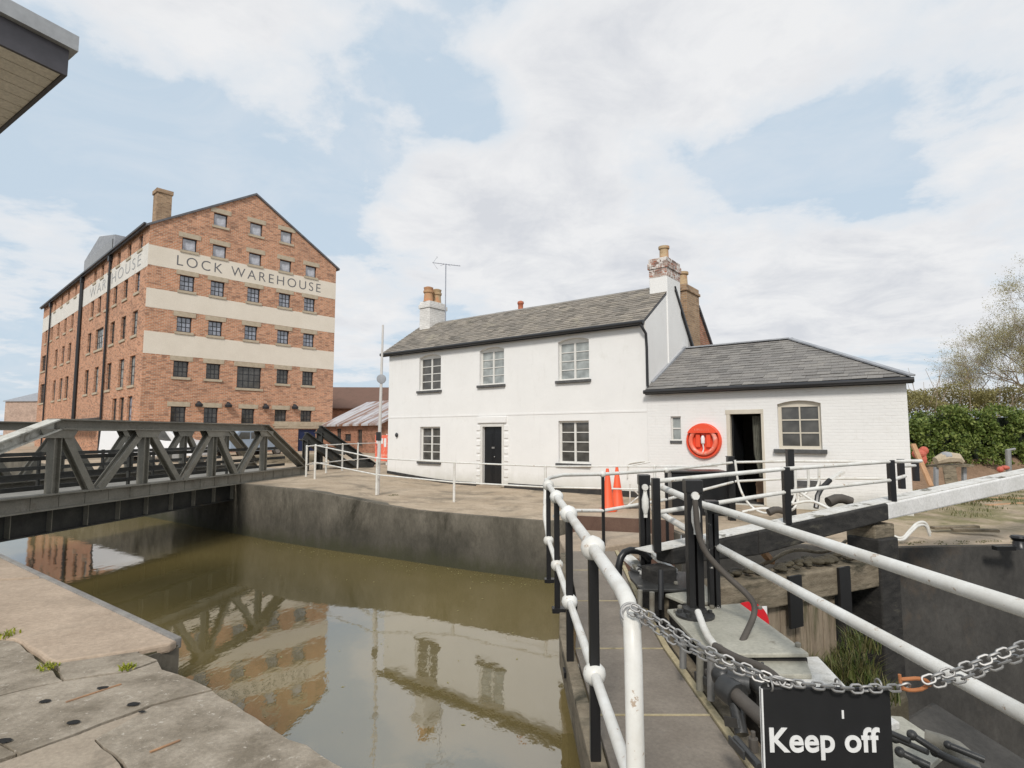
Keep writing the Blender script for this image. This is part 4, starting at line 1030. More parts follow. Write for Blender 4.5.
# cones
def cone(label):
    t = thing('traffic_cone', label, 'traffic cone', group='orange cones by the quay edge')
    mb = MB(); mb.lathe((0, 0, .04), [(.17, 0), (.155, .03), (.035, .93), (.03, .95), (.02, .95)], 20); mb.part('cone', 'cone', t, smooth=True)
    mb = MB(); pts = [(.21 * math.cos(R(45 * k + 22.5)) * 1.05, .21 * math.sin(R(45 * k + 22.5)) * 1.05) for k in range(8)]; mb.slab([(a, b) for a, b in pts], 0, .045); mb.part('base', 'cone', t, bevel=.01)
    return t
c1_ = cone('taller orange traffic cone, the right one of the pair on the quay'); g_ = G(617.5, 507, 0); c1_.location = g_
mb = MB(); mb.box(-.22, .5, -.22, .22, .003, .02); o = mb.part('mat', 'rubber'); o.location = g_ + Vector((.05, -.05, 0)); tag(o, 'dark rubber mat beneath the right hand traffic cone', 'mat')
c2c = dup(c1_, G(608, 511, 0), R(20), 'fainter orange traffic cone, the left one of the pair, nearer the water'); 

# ------------------------------------------------------------------ bridge
bd = Vector((.149, .989, 0)).normalized(); bp = Vector((bd.y, -bd.x, 0))   # bp points right (towards the camera axis)
BO = Vector((-9.37, 10.57, 0))
BR = thing('truss_bridge', 'low grey green riveted steel truss bridge spanning the dock entrance', 'bridge', BO)
def bat(px, off=0):
    """distance along the bridge of the point of a truss seen at column px"""
    r = (px - 512) / FPX; o = BO - bp * off
    return (r * o.y - o.x) / (bd.x - r * bd.y)
BL, BT = .46, 2.0       # centre lines of the bottom and top chords
def P(t, z, off=0): return bd * t - bp * off + Vector((0, 0, z))
def truss(off, t_nodes, b_nodes, start, end, zc=0):
    t0, t1 = t_nodes[0], t_nodes[-1]
    bm = MB(); bm.channel(P(start, BL, off), P(end, BL, off), .26, .32, .03)
    for k in range(int((end - start) / .6)): bm.beam(P(start + .3 + k * .6, BL - .13, off - .015), P(start + .3 + k * .6, BL + .13, off - .015), .02, .02)
    bm.part('bottom_chord', 'steel', BR)
    tm = MB(); tm.channel(P(t0 - .05, BT, off), P(t1 + .05, BT, off), .30, .22, .028); tm.part('top_chord', 'steel', BR)
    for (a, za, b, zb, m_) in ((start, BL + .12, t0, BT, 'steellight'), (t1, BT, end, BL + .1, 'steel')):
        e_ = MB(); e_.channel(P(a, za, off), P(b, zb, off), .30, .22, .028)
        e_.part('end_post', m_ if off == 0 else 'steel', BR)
    for t in t_nodes:
        v_ = MB(); v_.channel(P(t, BL + .14, off), P(t, BT - .1, off), .17, .17, .02, up=bd); v_.part('vertical', 'steel', BR)
    seq = []
    for i, b in enumerate(b_nodes):
        for tt in (t_nodes[i], t_nodes[i + 1]): seq.append((tt, b))
    for tt, b in seq:
        g_ = 1 if b > tt else -1
        d_ = MB(); d_.channel(P(tt + .1 * g_, BT - .1, off), P(b - .1 * g_, BL + .14, off), .15, .17, .02, up=bp); d_.part('diagonal', 'steel', BR)
    for t in t_nodes:
        g_ = MB(); c_ = [(t - .42, BT - .10), (t + .42, BT - .10), (t + .3, BT - .28), (t - .3, BT - .28)]
        for so_ in (.095, -.11):
            vv = [P(a, z, off - so_) for a, z in c_] + [P(a, z, off - so_ - .012) for a, z in c_]; g_.add(vv, [(0, 1, 2, 3), (7, 6, 5, 4), (0, 4, 5, 1), (1, 5, 6, 2), (2, 6, 7, 3), (3, 7, 4, 0)])
        g_.part('gusset_plate', 'steel', BR)
tn = [bat(p_) for p_ in (57, 146, 214, 265)]
bn = [bat(p_) for p_ in (98, 183, 239)]
truss(0, tn, bn, -2.6, bat(307))
OFF = 3.6
tn2 = [bat(57) + 1.2 + k * 2.35 for k in range(5)]; bn2 = [(a + b) / 2 for a, b in zip(tn2, tn2[1:])]
truss(OFF, tn2, bn2, -1.0, tn2[-1] + 2.0)
mb = MB(); mb.slab([P(-2.8, .46, .2), P(bat(307) - .1, .46, .2), P(bat(307) + 1.8, .46, OFF - .2), P(-.8, .46, OFF - .2)], .1, None); mb.part('deck', 'deckroad', BR)
# plate girder with stiffeners below the deck
for of_ in (.35, OFF - .35):
    mb = MB(); mb.beam(P(-2.2, .06, of_), P(bat(300), .06, of_), .03, .54); mb.beam(P(-2.2, -.20, of_), P(bat(300), -.20, of_), .22, .03); 
    g_ = mb.part('under_girder', 'steeldark', BR)
    k = -2.0
    while k < bat(300): mb = MB(); mb.beam(P(k, -.18, of_ - .06), P(k, .30, of_ - .06), .11, .02); mb.part('stiffener', 'steel', g_); k += .85
for of_, zz_ in ((.55, .95), (.55, 1.3), (.55, .7), (OFF - .5, .95), (OFF - .5, 1.3), (OFF - .5, .7)):
    mb = MB(); mb.beam(P(-2.3, zz_, of_), P(bat(300), zz_, of_), .05, .09); mb.part('guard_rail', 'steeldark', BR)
for of_ in (.55, OFF - .5):
    k = -2.0
    while k < bat(296): mb = MB(); mb.beam(P(k, .4, of_ + .05), P(k, 1.36, of_ + .05), .06, .06); mb.part('guard_rail_post', 'steeldark', BR); k += 1.9
# raking dark girder behind the bridge end
rg = thing('steel_ramp_girder', 'dark riveted raking girder on the bank to the right of the bridge', 'girder')
for a_, b_, d1, d2 in (((318, 429), (373, 467), 24.5, 26.2), ((304, 436), (352, 470), 23.6, 25.2)):
    mb = MB(); p, q = D(*a_, d1), D(*b_, d2); mb.channel(p, q, .35, .36, .04); mb.channel(D(a_[0] + 2, a_[1] + 4, d1), Vector((p.x + .1, p.y, .3)), .22, .22, .03, up=(1, 0, 0)); mb.part('rake', 'steeldark', rg)
mb = MB(); mb.beam(D(330, 462, 25.0), D(372, 466, 25.8), .5, .3); mb.beam(D(318, 448, 24.5), D(345, 452, 25), .3, .25); mb.part('base_beam', 'steeldark', rg)

# vehicles behind the bridge
def wheel(mb, c, r): mb.lathe(c, [(.02, -.1), (r * .6, -.1), (r, -.08), (r, .08), (r * .6, .1), (.02, .1)], 18, Matrix.Rotation(R(90), 4, 'X'))
def car(name, label, L, W, H, bodymat, prof, glassp, loc, rz):
    t = thing(name, label, name.replace('white_', '').replace('parked_', ''), loc, rz)
    n_ = len(prof); mb = MB()
    mb.add([(x, -W / 2 * (1 if z < .9 else .86), z) for x, z in prof] + [(x, W / 2 * (1 if z < .9 else .86), z) for x, z in prof], [tuple(range(n_)), tuple(range(n_, 2 * n_))[::-1]] + [((i + 1) % n_, i, i + n_, (i + 1) % n_ + n_) for i in range(n_)])
    mb.part('body', bodymat, t, bevel=.05)
    for gp in glassp:
        k = len(gp)
        for sd_ in (-1, 1): g_ = MB(); g_.add([(x, sd_ * (W / 2 * (.97 if z < .98 else .875) + .012), z) for x, z in gp], [tuple(range(k)) if sd_ < 0 else tuple(range(k))[::-1]]); g_.part('side_window', 'glass', t)
    for x in (-L * .31, L * .31):
        for sd_ in (-1, 1):
            w_ = MB(); wheel(w_, (x, sd_ * (W / 2 - .08), .32), .32); wo = w_.part('wheel', 'rubber', t, smooth=True)
            r_ = MB(); r_.lathe((x, sd_ * (W / 2 - .08) + sd_ * .1, .32), [(.02, -.012), (.2, -.012), (.2, .012), (.02, .012)], 14, Matrix.Rotation(R(90), 4, 'X')); r_.part('rim', 'galv', wo)
    for sd_ in (-1, 1):
        h_ = MB(); h_.box(L / 2 - .03, L / 2 + .012, sd_ * W * .36 - .14, sd_ * W * .36 + .14, .62, .78); h_.part('headlight', 'signwhite', t)
    return t
cp = D(250, 445, 35.0)
car('parked_car', 'silver blue estate car parked before the warehouse, seen through the bridge truss', 4.3, 1.75, 1.5, 'carblue', [(-2.15, .3), (2.15, .3), (2.15, .75), (1.9, .9), (1.15, .98), (.45, 1.45), (.2, 1.5), (-1.5, 1.5), (-1.95, 1.1), (-2.15, 1.0)],
    [[(-1.65, 1.0), (-.75, 1.0), (-.75, 1.4), (-1.4, 1.4)], [(-.65, 1.0), (.1, 1.0), (.1, 1.4), (-.65, 1.4)], [(.2, 1.0), (.9, 1.0), (.4, 1.38), (.2, 1.4)]], (cp.x, cp.y, .5), wrot + R(20))
vp = D(158, 445, 29.0)
car('parked_van', 'white panel van parked before the warehouse, left of the estate car', 4.6, 1.9, 1.75, 'vanwhite', [(-2.3, .3), (2.3, .3), (2.3, .85), (2.1, 1.0), (1.4, 1.1), (.85, 1.65), (.6, 1.75), (-2.25, 1.75), (-2.3, 1.6)],
    [[(.1, 1.05), (1.1, 1.05), (.7, 1.6), (.1, 1.62)]], (vp.x, vp.y, .42), wrot - R(45))
# low planter / mound behind the car
mb = MB(); p = D(282, 452, 28); mb.slab([(p.x - 1.2, 27.5), (p.x + 1.6, 28.2), (p.x + 1.5, 28.9), (p.x - 1.3, 28.3)], 0, .8); tag(mb.part('planter', 'oldwood', bevel=.05), 'low timber edged planter beyond the right end of the bridge', 'planter')

# ------------------------------------------------------------------ background buildings
def gabled(name, label, corner, u, L, Dp, ez, rz_, wallm, roofm, over=.3, wins=(), base=0):
    u = Vector(u).normalized(); t = thing(name, label, 'building', (corner[0], corner[1], base), math.atan2(u.y, u.x))
    mb = MB(); wallpoly(mb, [(0, -1), (L, -1), (L, ez), (0, ez)], [rect(a, a + w_, z_, z_ + h_) for a, z_, w_, h_ in wins], lambda s, z, d: (s, d, z), .12)
    for x, fl in ((L, 0), (0, 1)):
        f = tuple(range(5)); mb.add([(x, 0, -1), (x, Dp, -1), (x, Dp, ez), (x, Dp / 2, rz_), (x, 0, ez)], [f[::-1] if fl else f])
    mb.part('wall', wallm, t)
    for a, z_, w_, h_ in wins:
        f, g = window_mesh(w_, h_, 2, 2, 'blackframe', .06, .03); o = inst('window', f, t, (a + w_ / 2, .08, z_)); inst('pane', g.mesh('pane', 'glass'), o)
    mb = MB(); k = (rz_ - ez) / (Dp / 2)
    mb.slab([(-over, -over, ez - over * k + .08), (L + over, -over, ez - over * k + .08), (L + over, Dp / 2, rz_ + .08), (-over, Dp / 2, rz_ + .08)], .12, None)
    mb.slab([(-over, Dp / 2, rz_ + .08), (L + over, Dp / 2, rz_ + .08), (L + over, Dp + over, ez - over * k + .08), (-over, Dp + over, ez - over * k + .08)], .12, None)
    mb.part('roof', roofm, t); return t
c_ = D(322, 434, 62); 
gabled('brick_building', 'far building with a broad brown tiled roof, between warehouse and cottage', (c_.x, 62), (1, .05), 8.0, 9, D(340, 407, 62).z, D(340, 387.5, 66).z, 'redbrick', 'tile')
c_ = D(326, 434, 44); e_ = D(372, 434, 38.5)
sh_ = gabled('brick_shed', 'low brick shed with rusty corrugated roof, left of the cottage', (c_.x, c_.y), (e_.x - c_.x, e_.y - c_.y), 8.5, 7, D(335, 425, 43).z, D(350, 404, 46).z, 'redbrick', 'corrug', .35, [(1.9, .9, .7, 1.2), (3.2, 1.2, 1.0, .5), (5.2, .9, .7, 1.1)], .1)
mb = MB()
for i in range(60): mb.beam((-.3 + i * .155, -.34, D(335, 425, 43).z - .1), (-.3 + i * .155, 3.5, D(350, 404, 46).z + .0), .05, .05)
mb.part('corrugation', 'corrug', sh_)
c_ = D(3, 434, 88); gabled('brick_warehouse', 'distant old brick warehouse with grey roof at the far left', (c_.x, 88), (1, -.1), 9, 14, D(3, 401, 88).z, D(3, 391, 95).z, 'palebrick', 'leadgrey', .2)

# red information board with white letters blocks
p = G(380, 462, .3); sgn = thing('information_sign', 'red and white information panel on posts beside the cottage', 'sign', (D(379, 440, 27).x, 27, .3), R(-10))
mb = MB(); mb.box(-.18, .42, 0, .05, .25, 1.45); mb.part('panel', 'orangepale', sgn)
for x in (-.12, .36):
    mb = MB(); mb.box(x - .03, x + .03, .05, .1, 0, 1.5); mb.part('post', 'whitem', sgn)
mb = MB(); mb.box(-.12, .2, -.006, 0, 1.05, 1.3); mb.box(.25, .36, -.006, 0, .9, 1.3); mb.part('panel_print', 'signwhite', sgn)

# mast with disc
ba = G(377.5, 495, .1)
ms_ = thing('flag_mast', 'tall pale pole with a round grey disc, standing on the quay left of the cottage', 'mast', ba)
topz = D(379.5, 325, ba.y).z
mb = MB(); mb.tube([(0, 0, -.05), (.02, 0, 1.2), (.06, 0, topz - ba.z)], [.055, .05, .028], 10); mb.part('pole', 'polewhite', ms_, smooth=True)
dz_ = D(379.5, 379, ba.y).z - ba.z; mb = MB(); mb.lathe((.05, -.02, dz_), [(.13, -.03), (.13, .03), (.11, .035), (.02, .035)], 20, Matrix.Rotation(R(90), 4, 'X')); mb.part('disc', 'leadgrey', ms_, smooth=True)
mb = MB(); mb.box(-.06, .07, -.06, .06, D(379, 437, ba.y).z - ba.z - .1, D(379, 437, ba.y).z - ba.z + .14); mb.part('clamp', 'gutter', ms_)

# ------------------------------------------------------------------ railings
def knuckle(p, mat, parent, r=.045): 
    mb = MB(); mb.ball(p, r, 16); return mb.part('knuckle', mat, parent, smooth=True)
def railing(name, label, posts, rails, pr=.025, rr=.024, group=None, pmat='whitem', rmat='whitem', square=0, kn=.035):
    """posts: list of (base, top) ; rails: list of point lists"""
    t = thing(name, label, 'railing', posts[0][0], 0, group); o = Vector(posts[0][0])
    for b, tp in posts:
        b, tp = Vector(b) - o, Vector(tp) - o
        mb = MB()
        if square: mb.beam(b, tp, square, square, (0, 1, 0))
        else: mb.tube([b, tp], pr, 10)
        po = mb.part('post', pmat, t, smooth=not square, bevel=.004 if square else 0)
        if kn:
            k = MB(); k.ball(tp, kn, 14); k.part('knuckle', rmat, po, smooth=True)
    for pts in rails:
        mb = MB(); mb.tube([Vector(p) - o for p in pts], rr, 12, True, 0); mb.part('rail', rmat, t, smooth=True)
    return t
# walkway railing (black posts, white rails, big knuckles)
T = 1.2; Lw = .56; X0 = .428
wr = thing('handrail', 'walkway handrail with black posts, white rails and ball joints, left of the gate walkway', 'railing', (X0, 3.12, .0))
W0 = Vector((X0, 3.12, 0))
for y, bz_ in ((3.12, -.02), (4.42, D(568, 677, 4.42).z), (5.62, D(556, 613, 5.62).z), (6.9, D(549, 583, 6.9).z)):
    mb = MB(); mb.beam((0, y - 3.12, bz_), (0, y - 3.12, T), .052, .052, (0, 1, 0)); po = mb.part('post', 'blackm', wr, bevel=.006)
    for z_, r_ in ((T, .066), (Lw, .060)):
        k = MB(); k.lathe((0, y - 3.12, z_), [(.001, -r_), (r_ * .55, -r_ * .85), (r_ * .9, -r_ * .45), (r_, 0), (r_ * .9, r_ * .45), (r_ * .55, r_ * .8), (.001, r_)], 18); k.part('knuckle', 'whitem', po, smooth=True)
    br = MB(); br.box(-.05, .10, y - 3.12 - .05, y - 3.12 + .05, bz_ + .01, bz_ + .05); br.part('bracket', 'blackm', po)
top = [(X0, 7.3, T + .02), (X0, 6.9, T), (X0, 3.12, T), (X0 - .003, 2.3, T), (X0 - .006, 2.17, T - .01), (X0 - .01, 2.08, T - .06), (X0 - .015, 2.04, T - .16), (X0 - .02, 2.0, .16)]
mb = MB(); mb.tube([Vector(p) - W0 for p in top], .031, 16); mb.part('top_rail', 'whitem', wr, smooth=True)
mb = MB(); mb.tube([Vector(p) - W0 for p in [(X0 - .01, 7.25, T - .05), (X0 - .03, 7.12, .8), (X0, 6.9, Lw), (X0, 3.12, Lw), (X0, 2.2, Lw), (X0, 1.6, Lw - .02)]], .026, 14); mb.part('lower_rail', 'whitem', wr, smooth=True)

# railing from the end of the walkway round to the annex
far = [(X0, 7.3, T + .02), (.50, 7.75, 1.22), (.72, 8.3, 1.22), (1.36, 8.75, 1.2), (2.56, 9.7, 1.2), (4.0, 11.5, 1.2), (4.75, 12.4, 1.2), (5.95, 12.5, 1.22), (8.0, 12.1, 1.22)]
lowf = [(.55, 7.6, .74), (.75, 8.3, .72), (1.36, 8.75, .66), (2.56, 9.7, .72), (4.75, 12.4, .8), (5.95, 12.5, .85), (8.0, 12.1, .88)]
fp = [(Vector((1.36, 8.75, -.3)), Vector((1.36, 8.75, 1.2))), (Vector((2.56, 9.7, -.3)), Vector((2.56, 9.7, 1.2)))]
fr_ = railing('handrail', 'white two rail handrail with thin black posts beyond the far end of the walkway', fp, [far, lowf], square=.045, pmat='blackm', kn=.05, rr=.026)
for k, (px, y_, ty, by) in enumerate(((730, 12.3, 457, 512), (789.5, 12.0, 450, 518))):
    p = D(px, ty, y_); mb = MB(); mb.beam((0, 0, -.05), (0, 0, p.z), .13, .13, (0, 1, 0)); mb.beam((0, 0, p.z), (0, 0, p.z + .02), .15, .15, (0, 1, 0)); o = mb.part('mooring_post', 'blackm', bevel=.012); o.location = (p.x, y_, 0)
    tag(o, ('square black post in front of the open annex doorway', 'square black post below the annex window, right of the doorway')[k], 'post', 'square black posts before the annex')
# quay edge railing
qp = [(314.7, 479, .3), (376.5, 495, .13), (454, 502, 0), (545.5, 509, 0)]
qq = [G(*q) for q in qp] + [Vector((3.3, 13.5, 0))]
tops = [q + Vector((0, 0, 1.08)) for q in qq]; lows = [q + Vector((0, 0, .52)) for q in qq]
hh = [1.12, 1.0, 1.04, 1.02, 1.05]
for i in range(5): tops[i].z = qq[i].z + hh[i]; lows[i].z = qq[i].z + (.55 if i < 2 else .52)
railing('quay_railing', 'thin white two rail railing along the quay edge below the cottage', [(q, t_) for q, t_ in zip(qq, tops)], [tops + [Vector((5.0, 14.2, 1.02))], lows + [Vector((5.0, 14.2, .5))]], .035, .02, kn=.04)
ap = [G(306, 476.6, .32), G(326, 473, .33), G(342, 470.7, .34), G(357.5, 469, .35)]
at_ = [p + Vector((0, 0, 1.05)) for p in ap]; al = [p + Vector((0, 0, .4)) for p in ap]
railing('quay_railing', 'short white railing at the right end of the truss bridge', list(zip(ap, at_)), [at_ + [D(376, 443, 27)], al + [D(376, 458, 27)], [at_[0], tops[0]], [al[0], lows[0]]], .035, .02, kn=.04)

# ------------------------------------------------------------------ lock gates, walkway
LGd = Vector((.881, .472, 0)).normalized(); LGn = Vector((LGd.y, -LGd.x, 0))
LG0 = Vector((1.35, 5.6, 0)); H0 = LG0
def lg(t, z, o=0): return LGd * t + LGn * o + Vector((0, 0, z))
gate = thing('lock_gate', 'far lock gate leaf of weathered oak with black and white balance beam', 'lock gate', H0)
GLn = 3.45
mb = MB(); mb.beam(lg(0, .17, 0), lg(GLn, .15, 0), .34, .30)
mb.part('top_rail', 'oldwood', gate, bevel=.02)
mb = MB(); mb.beam(lg(2.45, -.68, -.25), lg(GLn, -.68, -.25), .12, 1.36); mb.part('void_shade_panel', 'blackwood', gate, bevel=.02)  # black sheet added to stand in for the dark void past the planks
mb = MB()
k = 0.0
while k < 2.45:
    w_ = .235; mb.beam(lg(k + w_ / 2, -.02, .05), lg(k + w_ / 2, -3.9, .05), w_ - .012, .07, LGn) ; k += w_
mb.part('planking', 'plank', gate, bevel=.006)
for t_, wd in ((.05, .24), (GLn + .05, .40)):
    mb = MB(); mb.beam(lg(t_, -4, 0), lg(t_, .55, 0), wd, wd, LGn); mb.part('gate_post', 'blackwood', gate, bevel=.02)
for t_ in (1.75, 2.6):
    mb = MB(); mb.beam(lg(t_, .31, .19), lg(t_, -.22, .19), .20, .03, LGn); mb.part('iron_strap', 'blackm', gate)
# balance beam
za_ = lambda t: .70 + (t + .2) * .066
def bb(t, dz, o): return LGd * t + LGn * o + Vector((0, 0, za_(t) + dz))
tj = 3.62; te = 10.2
def taper(mb, t0, t1, w0, w1, h0, h1):
    vs = []
    for t_, w_, h_ in ((t0, w0, h0), (t1, w1, h1)):
        vs += [bb(t_, -h_, -w_ / 2), bb(t_, -h_, w_ / 2), bb(t_, 0, w_ / 2), bb(t_, 0, -w_ / 2)]
    mb.add(vs, [(0, 1, 2, 3), (7, 6, 5, 4), (0, 4, 5, 1), (1, 5, 6, 2), (2, 6, 7, 3), (3, 7, 4, 0)])
mb = MB(); taper(mb, .12, 1.3, .24, .26, .15, .25); taper(mb, 1.3, tj, .26, .30, .25, .20); mb.part('balance_beam', 'blackwood', gate, bevel=.02, label='black painted root of the balance beam')
mb = MB(); taper(mb, tj + .002, te, .28, .30, .20, .26); mb.part('balance_beam', 'beamwhite', gate, bevel=.02, label='white painted tail of the balance beam')
mb = MB()
for t0, t1 in ((-.14, 1.5), (1.52, 3.0), (3.02, 6.0), (6.02, te - .02)):
    vs = [bb(t0, .003, -.112), bb(t1, .003, -.118), bb(t1, .003, .115), bb(t0, .003, .112)]
    vs += [v_ + Vector((0, 0, .008)) for v_ in vs]
    mb.add(vs, [(3, 2, 1, 0), (4, 5, 6, 7), (0, 1, 5, 4), (1, 2, 6, 5), (2, 3, 7, 6), (3, 0, 4, 7)])
mb.part('beam_top_paint', 'beamtop', gate)
mb = MB(); mb.beam(lg(GLn + .1, -.0, -.05), lg(GLn + .1, za_(GLn) - .24, -.05), .42, .36, LGn); mb.part('beam_pedestal', 'oldwood', gate, bevel=.02)
# beam railing
bpz = [(.25, 1.43), (2.05, 1.43), (4.1, 1.46)]
posts = []
b0_ = H0 + LGn * .13
for (px, ty, by) in ((654, 478, 552), (783, 467, 519), (887.5, 460, 497), (897.5, 459, 492), (912, 459, 492)):
    r = (px - 512) / FPX; o_ = H0 + LGn * (.1 if px < 890 else -.35 if px < 905 else -.6); t_ = (r * o_.y - o_.x) / (LGd.x - r * LGd.y)
    p = o_ + LGd * t_; zt_ = D(px, ty, p.y).z; posts.append((Vector((p.x, p.y, za_(t_))), Vector((p.x, p.y, zt_))))
pk = posts
rl1 = [posts[0][1] - Vector((0, 0, .03)), posts[1][1] - Vector((0, 0, .02)), posts[2][1] - Vector((0, 0, .02)), D(921, 461, posts[2][1].y + .3)]
rl2 = [posts[0][1] - Vector((0, 0, .32)), posts[1][1] - Vector((0, 0, .27)), posts[2][1] - Vector((0, 0, .25)), D(905, 476, posts[2][1].y + .3)]
railing('handrail', 'white two rail handrail with black posts standing on the balance beam', posts, [rl1, rl2, [posts[3][1] - Vector((0, 0, .1)), posts[4][1] - Vector((0, 0, .1))]], square=.07, pmat='blackm', kn=0, rr=.022)

# near leaf / walkway structure
WK = thing('gate_walkway', 'narrow brown footway with yellowed timber edging across the near gate', 'walkway', (.5, 2.0, 0))
W1 = Vector((.5, 2.0, 0))
def wx0(y): return .49 + (y - 3) * .055 if y > 4.7 else .49
def wx1(y): return 1.165 + max(0, y - 5) * .085
yj = [1.55, 2.62, 3.56, 4.62, 5.9, 7.2, 8.35]
for a, b in zip(yj, yj[1:]):
    mb = MB(); mb.slab([Vector((wx0(a), a + .006, NZ)) - W1, Vector((wx1(a), a + .006, NZ)) - W1, Vector((wx1(b), b - .006, NZ)) - W1, Vector((wx0(b), b - .006, NZ)) - W1], .04, None); mb.part('deck_panel', 'walk', WK, bevel=.004)
mb = MB()
for a, b in zip(yj, yj[1:]): mb.slab([Vector((wx1(a) + .006, a, NZ + .012)) - W1, Vector((wx1(a) + .052, a, NZ + .012)) - W1, Vector((wx1(b) + .052, b, NZ + .012)) - W1, Vector((wx1(b) + .006, b, NZ + .012)) - W1], .07, None)
mb.part('edging', 'edging', WK, bevel=.004)
for y_ in yj[1:-1]: mb = MB(); mb.box(wx0(y_) - .5, wx1(y_) - .5, y_ - .008 - 2, y_ + .008 - 2, NZ - .03, NZ + .004); mb.part('joint_strip', 'edging', WK)
mb = MB(); mb.slab([Vector((x_, y_, NZ - .012)) - W1 for x_, y_ in ((.395, 1.7), (.482, 1.7), (.482, 5.0), (wx0(8.3) - .008, 8.3), (wx0(8.3) - .1, 8.3), (.395, 5.0))], .26, None); mb.part('side_timber', 'oldwood', WK, bevel=.01)
mb = MB()
for x_, wd in ((.56, .12), (1.1, .12)): mb.beam((x_ - .5, -.4, -.03), (x_ + .25 - .5, 6.2, -.03), wd, .26)
mb.part('bearer', 'blackwood', WK)
mb = MB(); mb.slab([Vector((1.235, 1.6, .12)) - W1, Vector((1.32, 1.6, .12)) - W1, Vector((1.36, 5.2, .12)) - W1, Vector((1.275, 5.2, .12)) - W1], .22, None); mb.part('kerb_timber', 'oldwood', WK, bevel=.01)
# gate body under it
g2 = thing('lock_gate', 'near lock gate leaf carrying the walkway and black lifting machinery', 'lock gate', (1.3, 3, 0))
mb = MB(); mb.box(-.03, .25, -2.2, 2.55, -3.9, -.12); mb.part('planking', 'plank', g2, bevel=.01)
mb = MB()
for z_ in (-.2, -.75, -1.6): mb.box(.25, .5, -2.2, 2.5, z_, z_ + .2)
mb.part('cross_rail', 'blackwood', g2, bevel=.01)
# landing ledge at the far end of the walkway
mb = MB(); lp = [G(566, 553, NZ), G(640, 541, NZ), G(652, 533, NZ), Vector((1.2, 10.2, NZ)), Vector((.75, 9.6, NZ))]
mb.slab([(p.x, p.y) for p in lp], -.12, NZ - .005); kind(mb.part('landing_ledge', 'concrete', bevel=.02))
mb = MB(); a_, b_ = G(563, 545, .0), G(640, 541, .0)
mb.beam(Vector((1.1, 11.6, -.35)), Vector((3.0, 10.9, -.35)), .08, 1.1); tag(mb.part('steel_sheet_pile', surf('rust_brown_sheet', (.10, .055, .04), (.15, .09, .065), 2, .7)), 'rust brown steel sheet between the quay and the walkway landing', 'steel sheet')

# ------------------------------------------------------------------ machinery between walkway and right rail
MC = thing('gate_machinery', 'paddle gear of black and grey green cover plates, pipes and rods beside the walkway', 'machinery', (1.3, 4.5, 0))
MO = Vector((1.3, 4.5, 0))
def mpoly(pts, z, th, name, mat, bev=.008):
    mb = MB(); mb.slab([(p[0] - MO.x, p[1] - MO.y, z) for p in pts], th, None); return mb.part(name, mat, MC, bevel=bev)
gz = lambda px, py, z: (G(px, py, z).x, G(px, py, z).y)
# P1 black plate, P2 step, P3 big plate, P4 lower plates
mpoly([gz(628, 571, .42), gz(652, 569, .42), gz(690, 572, .42), gz(693, 589, .42), gz(641, 589, .42), gz(630, 577, .42)], .42, .03, 'cover_plate', 'blackplate')
mpoly([gz(655, 572, .40), gz(690, 571, .40), gz(712, 590, .40), gz(712, 601, .40), gz(684, 601, .40), gz(665, 593, .40), gz(690, 590, .4)], .395, .03, 'cover_plate', 'plate')
big = mpoly([gz(667, 609, .37), gz(740, 603, .37), gz(809, 653, .37), gz(708, 654, .37)], .37, .03, 'cover_plate', 'plate')
mpoly([gz(700, 656, .30), gz(806, 660, .30), gz(812, 676, .30), gz(760, 676, .3)], .31, .03, 'cover_plate', 'plate')
mpoly([gz(772, 657, .28), gz(818, 656, .28), gz(850, 690, .28), gz(900, 722, .28), gz(850, 735, .28)], .28, .04, 'cover_plate', 'beamtop')
mpoly([gz(890, 715, .16), gz(902, 716, .16), gz(950, 748, .16), gz(925, 770, .16), gz(880, 768, .16)], .16, .03, 'cover_plate', 'plate')
# vertical faces and frames below plates
mb = MB()
for (x0, x1, y0, y1, z0, z1_) in ((1.44, 1.5, 4.95, 5.9, -.2, .38), (1.3, 1.34, 4.0, 4.1, -.4, .34), (1.48, 1.52, 3.92, 4.0, -.5, .33), (1.34, 1.6, 4.6, 5.0, -.4, .30), (1.6, 1.95, 3.95, 4.2, -.5, .33), (1.36, 1.42, 5.0, 5.8, .02, .12), (1.5, 2.0, 2.6, 3.3, -.5, -.3)):
    mb = MB(); mb.box(x0 - MO.x, x1 - MO.x, y0 - MO.y, y1 - MO.y, z0, z1_); mb.part('frame', 'blackwood', MC, bevel=.008)
mb = MB()
mb.beam(Vector((1.45, 5.0, -.05)) - MO, Vector((1.36, 2.4, -.1)) - MO, .07, .07); mb.beam(Vector((1.62, 4.3, -.05)) - MO, Vector((1.58, 2.2, -.1)) - MO, .06, .06); mb.beam(Vector((1.85, 4.0, .05)) - MO, Vector((1.9, 2.2, -.05)) - MO, .08, .1)
mb.part('side_angle', 'plate', MC, bevel=.004)
for px, py0, py1, d_ in ((683, 640, 668, 3.9), (700, 646, 690, 3.7), (711, 652, 700, 3.6), (722, 655, 690, 3.6), (640, 590, 618, 5.2), (652, 592, 622, 5.0)):
    a_, b_ = D(px, py0, d_), D(px, py1, d_); mb = MB(); mb.tube([a_ - MO, b_ - MO], .022, 10); mb.part('rod', 'galv' if px % 2 else 'steel', MC, smooth=True)
